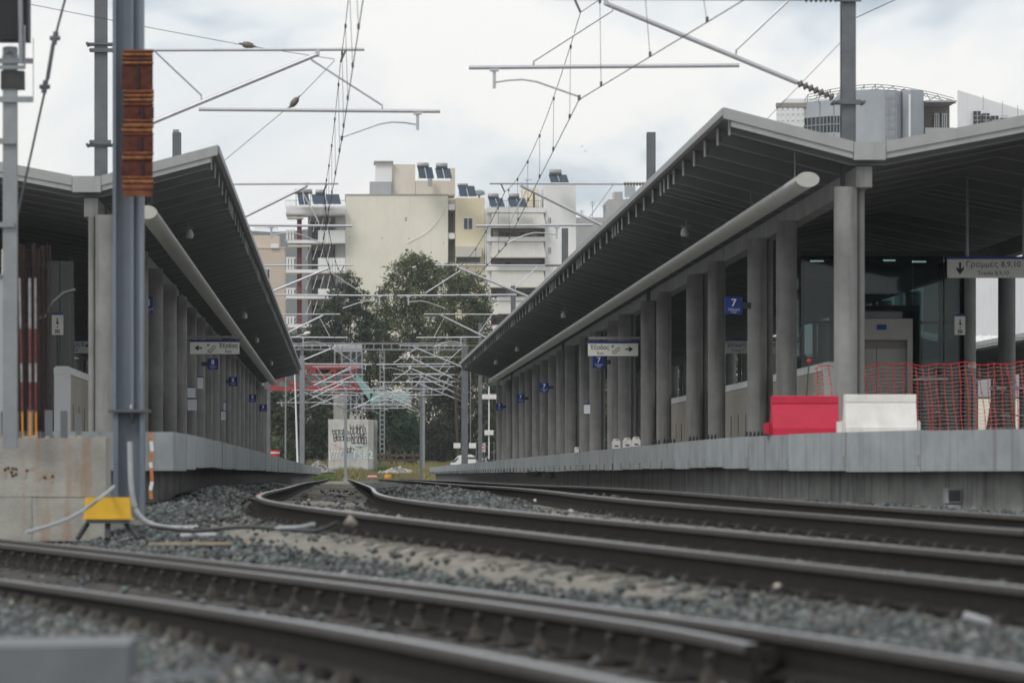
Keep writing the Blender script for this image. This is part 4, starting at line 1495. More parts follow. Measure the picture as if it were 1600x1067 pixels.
part('awning', pbox(449, 340, 474, 343, BU, 2, 1.5), M['awn'], B1)
part('awning', pbox(450, 384, 486, 387, BU, 2, 1.5), M['awn'], B1)
solar_tank(651.5, 255, 670, 263, 651.5, 675, 281, BU - .0003, 'left twin panel water heater on the cream block penthouse')
solar_tank(681, 255.5, 699, 264.5, 679, 703, 281, BU - .0003, 'right twin panel water heater on the cream block penthouse')
solar_tank(460, 296, 488, 304, 464, 482, 322, BU - .0003, 'left water heater on the balcony roof of the cream block')
solar_tank(493, 297, 508, 305, 486, 530, 321, BU - .0003, 'right water heater on the balcony roof of the cream block')

B2 = thing('apartment_block', 'yellow apartment block between the cream block and the awning block', 'apartment building', tuple(P(730, 738, BU)))
part('front_wall', pbox(711.5, 309, 757.5, 742, BU, 12, -.4), M['yellowr'], B2)
part('recess_wall', pbox(700.4, 309, 711, 742, BU, 9, -3), M['yellowr'], B2)
for ya, yb2 in ((319, 328), (364, 373), (411, 419), (455, 464)):
    part('balcony_slab', pbox(700.6, ya, 710.8, yb2, BU, 2.6, -.3), M['whiter'], B2)
    railing(B2, 700.8, 710.6, ya - 11, ya, BU, -.5)
    part('shutter', pbox(701, ya + 12, 709, ya + 41, BU, .05, -2.94), M['greyr'], B2)
window(B2, 724, 340, 739, 359, BU, -.4)
part('shutter_box', pbox(712, 386, 752, 402, BU, 1.2, .9), M['awn'], B2)
part('window_band', pbox(713, 402.5, 750, 410, BU, .1, -.32), M['window'], B2)
window(B2, 724, 430, 739, 449, BU, -.4)
part('satellite_dish', MB().lathe(P(749, 309, BU) + Vector((0, 1, 0)), [(.1, 0), (.12, .3), (.7, .4), (.65, .8), (.3, .95)], 12), M['galv'], B2)
solar_tank(714.5, 287.5, 731, 292, 714.5, 741, 309, BU - .0003, 'water heater on the yellow block roof')

B3 = thing('apartment_block', 'white apartment block with a stack of long awning shaded balconies', 'apartment building', tuple(P(830, 738, BU)))
part('side_wall', pbox(851.5, 288, 900, 742, BU, 12, 0), M['whiter'], B3)
part('edge_pier', pbox(758, 326, 767, 742, BU, 12, 0), M['whiter'], B3)
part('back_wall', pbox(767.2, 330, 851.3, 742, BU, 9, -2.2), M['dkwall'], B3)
for k, (ya, yb2) in enumerate(((325, 332.5), (370.5, 377.5), (414, 423), (464, 470), (508, 515), (552, 560))):
    part('balcony_slab', pbox(760, ya, 852, yb2, BU, 3, .35), M['whiter'], B3)
    top_ = yb2 + .5
    if k == 5:
        break
    yy = (356, 402.5, 449, 491, 536)[k]
    a, c = P(768, top_, BU), P(849, yy, BU)
    o_ = 3
    part('awning', MB().box8([(a.x - .15, a.y - 1.6, c.z), (c.x + .22, a.y - 1.6, c.z), (c.x + .22, a.y - 1.55, c.z), (a.x - .15, a.y - 1.55, c.z),
                              (a.x, a.y - .2, a.z), (c.x, a.y - .2, a.z), (c.x, a.y - .15, a.z), (a.x, a.y - .15, a.z)]), M['awn'], B3)
    part('valance', MB().box(a.x - .15, c.x + .22, a.y - 1.612, a.y - 1.602, c.z - .12, c.z), M['awn'], B3)
    for q in (795, 832):
        part('awning_seam', MB().bar(Vector((P(q, 0, BU).x, a.y - .23, a.z)), Vector((P(q + 2, 0, BU).x, a.y - 1.63, c.z + .03)), .04), M['white'], B3)
    part('balcony_rail', MB().box(a.x, c.x, a.y - .3, a.y - .24, P(0, yy + 7, BU).z, P(0, yy + 6, BU).z), M['galvd'], B3)
    for q in range(4):
        x = 772 + q * 20 + random.uniform(-3, 3)
        part('balcony_clutter', pbox(x, yy + 3 + random.uniform(0, 5), x + random.uniform(4, 9), (370, 413.8, 463.8, 507, 551)[k], BU, .4, random.uniform(-1.5, .0)), M[random.choice(['dark', 'beige', 'maroon', 'dkwall', 'rust'])], B3)
for y in (339, 386, 432, 478):
    window(B3, 856, y, 861.5, y + 11, BU, 0)
part('roof_box', pbox(818, 290, 845, 324.5, BU, 3, -4), M['yellowr'], B3)
part('roof_post', pbox(834, 300, 837, 324.8, BU, .2, -2), M['dark'], B3)
railing(B3, 768, 845, 313, 325, BU, -.3)
part('antenna', MB().tube([P(826, 290, BU) + Vector((0, 5, 0)), P(826, 275, BU) + Vector((0, 5, 0))], .03, 5).tube([P(823, 277, BU) + Vector((0, 5, 0)), P(834, 276, BU) + Vector((0, 5, 0))], .025, 5), M['galvd'], B3)
solar_tank(858, 265.5, 877, 274.5, 856, 885, 288, BU - .0003, 'water heater on the tall white side wall')
solar_tank(762, 303, 779, 311, 762, 785, 325, BU - .0003, 'left water heater above the awning balconies')
solar_tank(795, 303, 811, 311, 792, 820, 325, BU - .0003, 'right water heater above the awning balconies')

B4 = thing('grey_house_block', 'rough grey block with roof antennas behind the right canopy edge', 'building', tuple(P(960, 738, .08)))
u = .078
part('lower_wall', pbox(889, 340, 1010, 742, u, 12), M['greyr'], B4)
part('upper_wall', pbox(950, 312, 1060, 742, u, 10, .3), M['greyr'], B4)
part('parapet_step', pbox(960, 300, 973, 311.8, u, 2, .2), M['greyr'], B4)
part('chimney', pbox(957, 301, 969, 311.5, u, 1), M['peach'], B4)
for x, y0_, y1_ in ((911, 326, 340), (928, 312, 338), (947, 318, 338), (982, 290, 311)):
    b = MB().tube([P(x, y1_, u) + Vector((0, 3, 0)), P(x, y0_, u) + Vector((0, 3, 0))], .035, 5)
    for k in range(3):
        b.tube([P(x - 4 + k, y0_ + 2 + k * 3, u) + Vector((0, 3, 0)), P(x + 5 - k, y0_ + 1 + k * 3, u) + Vector((0, 3, 0))], .025, 4)
    part('antenna', b, M['galvd'], B4)
part('blue_panel', pbox(975, 291, 992, 309, u, .1, 1), M['bluegrey'], B4)

B5 = thing('pink_block', 'pink plastered block half hidden by the left canopy edge', 'building', tuple(P(420, 738, .07)))
u = .08
part('lower_wall', pbox(360, 388, 445, 742, u, 12), M['pink'], B5)
part('upper_wall', pbox(350, 367, 436, 387.8, u, 9, -1), M['pink'], B5)
part('parapet_cap', pbox(359, 386.5, 446, 388, u, 12, .1), M['peach'], B5)
part('roof_tank', pbox(423, 381, 435, 388, u, 1, .3), M['whiter'], B5)
railing(B5, 398, 434, 355, 366.5, u, -1.2)
for q in (372, 392, 412):
    window(B5, q, 420, q + 10, 436, u, 0)

# big grey clad building above the right canopy
u = .036
B6 = thing('clad_tower', 'blue grey clad tower with ladder and wire cage roof behind the right canopy', 'building', tuple(P(1400, 738, u)))
yb = F * u


def ring(parent, name, pts, y0_, y1_, mt):
    """upright prism from plan points (photo x, metres behind the front plane)"""
    vs = [(P(x, 0, u).x, yb + d) for x, d in pts]
    za, zc = P(0, y0_, u).z, P(0, y1_, u).z
    n = len(vs)
    b = MB().add([(x, y, zc) for x, y in vs] + [(x, y, za) for x, y in vs],
                 [tuple(range(n - 1, -1, -1)), tuple(range(n, 2 * n))] + [(i, (i + 1) % n, (i + 1) % n + n, i + n) for i in range(n)])
    return part(name, b, M[mt], parent)


ring(B6, 'tower_body', [(1338, 0), (1398, 0), (1418, 1.2), (1452, 3), (1452, 10), (1320, 10), (1320, 1)], 141, 600, 'bluegrey')
ring(B6, 'tower_corner', [(1413, .7), (1424, .2), (1448, 1.2), (1448, 3), (1413, 3)], 139.5, 600, 'bluegrey')
part('pipe', MB().tube([(P(1421, 0, u).x, yb - .1, P(0, 600, u).z), (P(1421, 0, u).x, yb - .1, P(0, 148, u).z)], .06, 8), M['white'], B6)
b = MB()
for x in (1383, 1399):
    b.box(P(x, 0, u).x - .03, P(x, 0, u).x + .03, yb - .3, yb - .25, P(0, 600, u).z, P(0, 142, u).z)
part('ladder_rail', b, M['galv'], B6)
for k in range(9):
    y = 142 + k * 12
    part('ladder_rung', MB().box(P(1383.5, 0, u).x, P(1398.5, 0, u).x, yb - .31, yb - .24, P(0, y + 2, u).z, P(0, y, u).z), M['galv'], B6)
# curved glazed wing on the left
arc = [(1262, 2.2), (1285, 1.2), (1305, .6), (1322, .3), (1340, .15)]
for (x0, d0), (x1, d1) in zip(arc, arc[1:]):
    for k, (ya, yb2, mt) in enumerate(((155, 180, 'bluegrey'), (180.5, 205, 'window'), (205.5, 400, 'bluegrey'))):
        za, zc = P(0, ya, u).z, P(0, yb2, u).z
        xa, xb = P(x0, 0, u).x, P(x1, 0, u).x
        part('glazing_panel' if mt == 'window' else 'clad_panel', MB().box8([(xa + .02, yb + d0, zc), (xb - .02, yb + d1, zc), (xb - .02, yb + d1 + .3, zc), (xa + .02, yb + d0 + .3, zc),
                                                                             (xa + .02, yb + d0, za), (xb - .02, yb + d1, za), (xb - .02, yb + d1 + .3, za), (xa + .02, yb + d0 + .3, za)]), M[mt], B6)
        if k == 1:
            for q in range(1, 4):
                xx, dd = xa + (xb - xa) * q / 4, d0 + (d1 - d0) * q / 4
                part('mullion', MB().box(xx - .03, xx + .03, yb + dd - .08, yb + dd + .02, zc, za), M['galv'], B6)
            part('transom', MB().bar((xa, yb + d0 - .05, (za + zc) / 2), (xb, yb + d1 - .05, (za + zc) / 2), .07), M['galv'], B6)
part('roof_edge', MB().prism_x([(yb + 2, P(0, 163, u).z), (yb + 2.4, P(0, 163, u).z), (yb + 2.4, P(0, 156, u).z), (yb + 2, P(0, 156, u).z)], P(1219, 0, u).x, P(1312, 0, u).x), M['dkwall'], B6)
for k in range(6):
    x = P(1221 + k * 8.2, 0, u).x
    part('screen_bar', MB().box(x - .05, x + .05, yb + 2.1, yb + 2.2, P(0, 600, u).z, P(0, 163.2, u).z), M['white'], B6)
for k in range(4):
    z = P(0, 172 + k * 10, u).z
    part('screen_bar', MB().box(P(1221, 0, u).x, P(1262, 0, u).x, yb + 2.05, yb + 2.09, z - .05, z + .05), M['white'], B6)
part('back_block', pbox(1242, 142, 1330, 600, u, 5, -5), M['whiter'], B6)
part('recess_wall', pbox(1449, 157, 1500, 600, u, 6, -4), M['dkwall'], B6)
part('recess_roof', pbox(1450, 154.5, 1499, 157, u, 4, -1), M['greyr'], B6)
part('recess_sill', pbox(1450, 197, 1496, 400, u, .3, -1.2), M['greyr'], B6)
for x in (1475, 1487):
    window(B6, x, 168, x + 8, 196, u, -3.9)
# wire cage roof
for k in range(14):
    t = k / 13
    x = 1265 + t * 230
    top_ = 127 + 26 * abs(t - .45) ** 1.6 * 2.2 + (1 if k % 2 else 0)
    p0, p1, p2 = P(x, 157 if x < 1330 or x > 1440 else 140, u), P(x + (4 if t < .5 else -4), top_, u), P(x + (9 if t < .5 else -9), top_ + 2, u)
    part('cage_hoop', MB().tube([p0 + Vector((0, 1.2, 0)), p1 + Vector((0, 2, 0)), p2 + Vector((0, 6, 0))], .022, 5), M['galvd'], B6)
for lift_ in (0, 5, 10):
    pts = []
    for k in range(14):
        t = k / 13
        pts.append(P(1265 + t * 230 + 4, 127 + 26 * abs(t - .45) ** 1.6 * 2.2 + lift_, u) + Vector((0, 2 - lift_ * .07, 0)))
    part('cage_rail', MB().tube(pts, .02, 5), M['galvd'], B6)
u2 = .035
B7 = thing('white_wall_block', 'white walled block with dark grilles at the upper right edge', 'building', tuple(P(1560, 738, u2)))
a, c = P(1496, 141, u2), P(1640, 190, u2)
part('front_wall', MB().box8([(a.x, a.y, P(0, 600, u2).z), (c.x, c.y + 1, P(0, 600, u2).z), (c.x, c.y + 6, P(0, 600, u2).z), (a.x * (a.y + 6) / a.y + .15, a.y + 6, P(0, 600, u2).z),
                              (a.x, a.y, a.z), (c.x, c.y + 1, P(0, 181, u2).z), (c.x, c.y + 6, P(0, 181, u2).z), (a.x * (a.y + 6) / a.y + .15, a.y + 6, a.z)]), M['whiter'], B7)
for x in (1521, 1535, 1549, 1563):
    b = pbox(x, 175 + (x - 1521) * .12, x + 11, 215, u2, .05, -.3)
    f = part('grille', pbox(x, 174 + (x - 1521) * .25, x + 11, 215, u2, .4, .05), M['window'], B7)
    for q in range(3):
        part('grille_bar', pbox(x, 181 + q * 7, x + 11, 182 + q * 7, u2, .05, .12), M['greyr'], f)
    part('grille_bar', pbox(x + 5, 174 + (x - 1521) * .25, x + 6, 215, u2, .05, .13), M['greyr'], f)
for x in (1536, 1566, 1590):
    part('wall_joint', MB().bar(P(x, 150 + (x - 1536) * .28, u2) - Vector((0, .06, 0)), P(x, 172 + (x - 1536) * .25, u2) - Vector((0, .06, 0)), .03), M['greyr'], B7)

# pale buildings seen under the right canopy at the right edge
u = .05
B8 = thing('white_service_building', 'white service building with round vent pipe seen between the dark columns', 'building', tuple(P(1570, 738, u)))
part('wall', pbox(1500, 496, 1680, 742, u, 10), M['cream'], B8)
part('wall', pbox(1555, 452, 1680, 495.8, u, 8, -1), M['greyr'], B8)
part('opening', pbox(1578, 462, 1592, 490, u, .2, -.9), M['dark'], B8)
part('vent_pipe', MB().tube(smoothpts([P(1575, 560, u) - Vector((0, .5, 0)), P(1575, 510, u) - Vector((0, .5, 0)), P(1578, 492, u) - Vector((0, .5, 0)), P(1592, 486, u) - Vector((0, .5, 0)), P(1620, 484, u) - Vector((0, .5, 0))]), .3, 12), M['galv'], B8)
part('bay', pbox(1505, 446, 1542, 495.7, u, 6, -1.5), M['whiter'], B8)
u = .03
B9 = thing('metal_shed', 'low shed with ribbed white metal roof seen under the right canopy', 'shed', tuple(P(1560, 640, u)))
part('wall', pbox(1470, 538, 1680, 620, u, 5), M['bluegrey'], B9)
for k in range(14):
    x = 1470 + k * 15
    a, c = P(x, 538, u), P(x + 14.4, 523, u)
    part('roof_sheet', MB().box8([(a.x, a.y - .2, a.z), (c.x, a.y - .2, a.z), (c.x, a.y + 3, c.z), (a.x, a.y + 3, c.z), (a.x, a.y - .2, a.z + .05), (c.x, a.y - .2, a.z + .05), (c.x, a.y + 3, c.z + .05), (a.x, a.y + 3, c.z + .05)]), M['white'], B9)
    part('roof_seam', MB().bar((a.x, a.y - .21, a.z + .08), (a.x, a.y + 3, c.z + .08), .06), M['white'], B9)
part('gutter', pbox(1468, 553, 1682, 557, u, .3, .3), M['dark'], B9)

# distant hill
xs_ = np.linspace(-420, 120, 60)
b = MB()
HY = 1500
hz = [(VY - 369) * (HY / F) + 7 * math.sin(x * .02 + 1) + 2.5 * math.sin(x * .09) for x in xs_]
n = len(xs_)
vs = [(x, HY, h) for x, h in zip(xs_, hz)] + [(x, HY - 450, -5) for x in xs_] + [(x, HY + 450, -5) for x in xs_]
b.add(vs, [(i, i + 1, i + 1 + n, i + n) for i in range(n - 1)] + [(i + 1, i, i + 2 * n, i + 1 + 2 * n) for i in range(n - 1)])
o = link('hills', b.mesh('hills', M['hill'], (0, 0, 0), True))
tag(o, 'faint hill far beyond the roofs at left', kind='structure')

# ------------------------------------------------------------------ red truss bridge, lift tower, gantry
u = .062
by = F * u
BR = thing('footbridge', 'red truss footbridge with green glass panels behind the left canopy end', 'footbridge', tuple(P(490, 738, u)))
for (ya, yb2) in ((570, 575.5), (603.5, 610)):
    part('chord', pbox(330, ya, 562, yb2, u, .35), M['bridge'], BR)
    part('chord', pbox(330, ya, 562, yb2, u, .35, -3), M['bridge'], BR)
vx = [330, 362, 394, 427, 459, 491, 523, 557]
for k, x in enumerate(vx):
    part('post', MB().box(P(x - 1.5, 0, u).x, P(x + 1.5, 0, u).x, by + .05, by + .3, P(0, 603.4, u).z, P(0, 575.6, u).z), M['bridge'], BR)
    if k:
        x0_ = vx[k - 1]
        part('diagonal', MB().bar(P(x0_ + 2, 602, u) + Vector((0, .18, 0)), P(x - 2, 577, u) + Vector((0, .18, 0)), .2), M['bridge'], BR)
        part('diagonal', MB().bar(P(x0_ + 2, 577, u) + Vector((0, .45, 0)), P(x - 2, 602, u) + Vector((0, .45, 0)), .2), M['bridge'], BR)
        part('glass_panel', pbox(x0_ + 1.5, 585, x - 1.5, 603.2, u, .05, -.7), M['teal'], BR)
ST = thing('stair_flight', 'pale green clad stair flight descending right from the footbridge tower', 'staircase', tuple(P(600, 738, u)))
part('flight', MB().box8([P(556, 596, u) + Vector((0, 0, 0)), P(578, 626, u), P(578, 626, u) + Vector((0, 2, 0)), P(556, 596, u) + Vector((0, 2, 0)),
                          P(556, 582, u), P(584, 612, u), P(584, 612, u) + Vector((0, 2, 0)), P(556, 582, u) + Vector((0, 2, 0))]), M['teal'], ST)
part('landing', pbox(578.5, 612, 640, 630, u, 2), M['teal'], ST)
part('support', pbox(586, 630.2, 588, 738, u, .2, -1), M['bark'], ST)
part('support', pbox(630, 630.2, 632, 738, u, .2, -1), M['bark'], ST)
TW = thing('lift_tower', 'grey steel framed lift tower at the end of the footbridge', 'lift tower', tuple(P(545, 738, u)))
part('head', pbox(522, 537, 566, 549, u, 3, -.5), M['bluegrey'], TW)
part('pier', pbox(521, 611, 540, 738, u, 1.2, -.4), M['concrete'], TW)
for x in (523, 534, 548, 557, 566):
    part('frame_post', pbox(x - 1.2, 549.2, x + 1.2, 738 if x != 523 else 610.5, u, .25, -.42), M['galv'], TW)
for y in (566, 612, 640):
    part('frame_beam', pbox(535.5, y, 565, y + 2, u, .2, -.6), M['galv'], TW)
part('glazing', pbox(536, 551, 564, 640, u, .05, -1.2), M['window'], TW)
for x0_, x1_ in ((535, 550), (551, 565)):
    part('brace', MB().bar(P(x0_, 563, u) + Vector((0, .55, 0)), P(x1_, 551, u) + Vector((0, .55, 0)), .08), M['galv'], TW)
    part('brace', MB().bar(P(x0_, 640, u) + Vector((0, .55, 0)), P(x1_, 614, u) + Vector((0, .55, 0)), .08), M['galv'], TW)
u = .056
GA = thing('gantry', 'grey lattice signal gantry spanning the tracks before the trees', 'gantry', tuple(P(597, 738, u)))
for y in (535.5, 545):
    for d in (0, .8):
        part('chord', MB().box(P(440, 0, u).x, P(724, 0, u).x, F * u + d, F * u + d + .12, P(0, y + 1.8, u).z, P(0, y, u).z), M['galv'], GA)
for k in range(21):
    x = 446 + k * 13.8
    part('web_post', MB().box(P(x - .8, 0, u).x, P(x + .8, 0, u).x, F * u + .02, F * u + .1, P(0, 544.8, u).z, P(0, 537.5, u).z), M['galv'], GA)
for x in (594, 600.5):
    part('leg', MB().box(P(x - .9, 0, u).x, P(x + .9, 0, u).x, F * u + .3, F * u + .5, P(0, 742, u).z, P(0, 547, u).z), M['galv'], GA)
for k in range(25):
    part('leg_rung', MB().box(P(595, 0, u).x, P(599.5, 0, u).x, F * u + .34, F * u + .4, P(0, 552 + k * 7.5, u).z, P(0, 550 + k * 7.5, u).z), M['galv'], GA)

# ------------------------------------------------------------------ graffiti wall
u = .0525
GW = thing('graffiti_wall', 'concrete wall stub covered in graffiti beyond the end of the tracks', 'wall', tuple(P(548, 735, u)))
part('wall_body', MB().box8([P(513, 742, u), P(575, 742, u), P(584, 742, u) + Vector((0, 3, 0)), P(513, 742, u) + Vector((0, 3, 0)),
                             P(513, 655, u), P(575, 655, u), P(584, 655, u) + Vector((0, 3, 0)), P(513, 655, u) + Vector((0, 3, 0))]), M['palewall'], GW)
part('wall_wing', pbox(584.5, 655, 590, 742, u, 2.5, -3.1), M['concrete'], GW)
part('wall_cap', pbox(546, 648, 554, 654.8, u, .6, -.5), M['rock'], GW)
part('wall_cap', pbox(557, 649, 562, 654.8, u, .6, -.5), M['rock'], GW)


def stroke(pts, wpx, mt, off):
    b = MB()
    for (a, c) in zip(pts, pts[1:]):
        p0, p1 = P(*a, u), P(*c, u)
        d = (p1 - p0).normalized() * wpx * u * .5
        nn = Vector((-d.z, 0, d.x))
        y = F * u - off
        q = [p0 - d - nn, p1 + d - nn, p1 + d + nn, p0 - d + nn]
        b.add([(v.x, y, v.z) for v in q], [(0, 1, 2, 3)])
    return b


gr = random.Random(5)
for row, (x0_, x1_, ya, yb2) in enumerate(((519, 546, 668, 679), (521, 548, 677, 690), (547, 574, 661, 679), (549, 575, 676, 694), (542, 557, 694, 708))):
    x = x0_
    while x < x1_ - 4:
        wd = gr.uniform(4, 6.5)
        pts = [(x + gr.uniform(0, wd), ya + gr.uniform(0, yb2 - ya)) for _ in range(4)]
        pts = [(x, ya + 2 + gr.uniform(-1, 2)), (x + wd * .2, yb2 - gr.uniform(0, 2)), (x + wd * .9, yb2 - gr.uniform(0, 3)), (x + wd * gr.uniform(.5, .9), ya + gr.uniform(3, 8)), (x + wd * .2, (ya + yb2) / 2 + gr.uniform(-2, 2))]
        part('paint_stroke', stroke(pts, 1.15, 'ink', .006), M['ink'], GW)
        x += wd
part('paint_patch', stroke([(521.5, 711), (527, 711)], 15, 'whitep', .003), M['whitep'], GW)
part('paint_patch', stroke([(516, 693), (524, 696), (533, 701), (538, 700)], 1.4, 'pinkb', .005), M['pinkb'], GW)
for k in range(4):
    x = 516 + k * 5
    part('paint_stroke', stroke([(x, 703 + gr.uniform(-2, 2)), (x + 1.5, 719), (x + 3.5, 706), (x + 4.2, 720)], 1., 'dkwall', .006), M['greyr'], GW)
part('paint_patch', stroke([(556, 698), (563, 699), (573, 696)], 2.2, 'teal', .004), M['teal'], GW)
part('paint_patch', stroke([(541, 708), (553, 714)], 13, 'tealwhite', .0032), M['bluegrey'], GW)


def text_mesh(body, size, mt, bold=0.):
    cu = bpy.data.curves.new('lettering', 'FONT')
    cu.body = body
    cu.size = size
    cu.align_x = 'CENTER'
    cu.align_y = 'CENTER'
    cu.offset = bold
    cu.resolution_u = 3
    o = bpy.data.objects.new('tmp', cu)
    C.objects.link(o)
    dg = bpy.context.evaluated_depsgraph_get()
    me = bpy.data.meshes.new_from_object(o.evaluated_get(dg))
    bpy.data.objects.remove(o)
    bpy.data.curves.remove(cu)
    me.name = 'lettering'
    me.materials.clear()
    me.materials.append(M[mt])
    return me


def text(body, x, y, size_px, u, parent, mt='ink', dy=.004, bold=0., name='lettering', sx=1.):
    """flat lettering centred on a photo pixel, facing the tracks' viewer"""
    me = text_mesh(body, size_px * u, mt, bold * u)
    p = P(x, y, u) - rootloc(parent)
    o = link(name, me, parent, (p.x, p.y - dy, p.z))
    o.rotation_euler = (math.radians(90), 0, 0)
    o.scale = (sx, 1, 1)
    return o


text('TSE2', 566, 711, 17, u, GW, 'teal', .0045, .9)
text('TSE2', 566, 711, 17, u, GW, 'whitep', .008, .1)

# rubble, gravel heap and litter beyond the track ends
def heap(name, label, cx, cy, rx, ry, u, n, mt, cat):
    p = P(cx, cy + ry, u)
    b = MB()
    nu, nv = 28, 8
    vs, fs = [], []
    for i in range(nu):
        for j in range(nv):
            t = 2 * math.pi * i / nu
            rr = j / (nv - 1)
            h = (1 - rr) ** 1.2 * (1 + .25 * math.sin(3 * t + 1) * rr) + random.uniform(-.03, .03)
            vs.append((p.x + rx * u * rr * math.cos(t), p.y + rx * u * rr * math.sin(t), p.z + ry * 1.0 * u * h))
    for i in range(nu):
        for j in range(nv - 1):
            q = (i + 1) % nu
            fs.append((i * nv + j, i * nv + j + 1, q * nv + j + 1, q * nv + j))
    b.add(vs, fs)
    o = solo(name, b, M[mt], label, cat, tuple(p))
    t = rng.uniform(0, 6.28, n)
    rr = np.sqrt(rng.uniform(0, 1, n))
    px = p.x + rx * u * rr * np.cos(t)
    py = p.y + rx * u * rr * np.sin(t)
    pz = p.z + ry * u * np.clip(1 - rr, 0, 1) ** 1.2
    return px, py, pz, o


px, py, pz, o = heap('gravel_heap', 'heap of grey gravel behind the left platform end', 497, 719, 26, 19, .049, 900, 'rock', 'gravel heap')
st = link('gravel', stones('gravel', px - o.location.x, py - o.location.y, pz - o.location.z, rng.uniform(.05, .13, len(px)), np.array([[.33, .32, .30]]) * rng.uniform(.5, 1.4, (len(px), 1)), M['stone']), o)
st['kind'] = 'stuff'
px, py, pz, o = heap('rubble_heap', 'pale heap of broken rubble right of the graffiti wall', 622, 731, 48, 14, .052, 700, 'rock', 'rubble heap')
st = link('rubble', stones('rubble', px - o.location.x, py - o.location.y, pz - o.location.z, rng.uniform(.08, .3, len(px)), np.array([[.40, .37, .33]]) * rng.uniform(.4, 1.4, (len(px), 1)), M['stone']), o)
st['kind'] = 'stuff'
WF = thing('low_fence', 'low dark timber fence behind the rubble heap', 'fence', tuple(P(625, 735, .056)))
for y in (709, 717):
    part('rail', pbox(590, y, 660, y + 3.5, .056, .1), M['bark'], WF)
for k in range(6):
    part('post', pbox(592 + k * 13, 705, 594.5 + k * 13, 738, .056, .15, .12), M['bark'], WF)
u = .046
b = MB().lathe(P(606, 749, u), [(.12, 0), (.24, .06), (.26, .2), (.24, .33), (.18, .36)], 14)
solo('bucket', b, M['orange'], 'small orange bucket lying where the tracks meet the weeds', 'bucket', tuple(P(606, 749, u)), None, True)
b = MB()
for k in range(4):
    p = P(577 + k * 3.2, 746.5, u)
    b.lathe(p, [(.05, -.1), (.13, .0), (.15, .08), (.1, .16), (.03, .19)], 9)
solo('litter_bag', b, M['pinkb'], 'pink and white crumpled litter bag beside the orange bucket', 'bag', tuple(P(581, 746, u)), None, True)
u = .03
p = P(430, 714, u)
BK = thing('road_basket', 'red and white plastic barrier drum on the left platform end', 'barrier', tuple(p))
for k in range(4):
    part('band', MB().lathe((p.x, p.y, p.z + k * .085), [(.19 + k * .016, 0), (.20 + k * .016, .08)], 14), M['net' if k != 2 else 'whitep'], BK)
part('handle', MB().tube([P(430, 704, u), P(430, 672, u)], .012, 6), M['rust'], BK)

# white car behind the right platform end
u = .0515
cr = thing('parked_car', 'white parked car whose roof shows above the right platform end', 'car', tuple(P(724, 738, u)))
p = P(703, 730, u)
prof = [(703, 729), (704, 724), (709, 720), (716, 712), (722, 710), (737, 710), (743, 714), (745.5, 720), (746, 729), (746, 734), (703, 734)]
pr = [(P(x, y, u).x, P(x, y, u).z) for x, y in prof]
yc = F * u
part('body', MB().prism_y(pr, yc, yc + 1.6), M['car'], cr)
part('windscreen', MB().add([P(705.5, 722.5, u) + Vector((0, -.01, 0)), P(711, 722, u) + Vector((0, -.01, 0)), P(717, 716, u) + Vector((0, -.01, 0)), P(715.5, 714.5, u) + Vector((0, -.01, 0))], [(0, 1, 2, 3)]), M['window'], cr)
part('side_window', pbox(727, 714, 744, 717, u, .02, .012), M['window'], cr)
part('bumper', pbox(702, 726, 747, 731, u, 1.7, .05), M['dark'], cr)
for x in (711, 738):
    c_ = P(x, 735, u)
    part('wheel', MB().tube([(c_.x, c_.y - .06, c_.z), (c_.x, c_.y + .2, c_.z)], .32, 16), M['tyre'], cr)

# ------------------------------------------------------------------ trees and weeds
def leaf_cards(name, cen, size, tint, material, updown=.5):
    """many small leaf faces: one bent quad each"""
    n = len(cen)
    d = rng.normal(0, 1, (n, 3))
    d /= np.linalg.norm(d, axis=1)[:, None]
    e_ = rng.normal(0, 1, (n, 3))
    e_ -= (e_ * d).sum(1)[:, None] * d
    e_ /= np.linalg.norm(e_, axis=1)[:, None]
    s = size[:, None]
    V = np.stack([cen - d * s, cen + e_ * s * .45, cen + d * s, cen - e_ * s * .45], 1)
    q = (np.arange(n * 4).reshape(n, 4)).astype(np.int32)
    me = bpy.data.meshes.new(name)
    me.vertices.add(n * 4)
    me.vertices.foreach_set('co', V.astype(np.float32).ravel())
    me.loops.add(n * 4)
    me.loops.foreach_set('vertex_index', q.ravel())
    me.polygons.add(n)
    me.polygons.foreach_set('loop_start', (np.arange(n) * 4).astype(np.int32))
    me.update(calc_edges=True)
    set_tint(me, np.repeat(tint, 4, 0))
    me.materials.append(material)
    return me


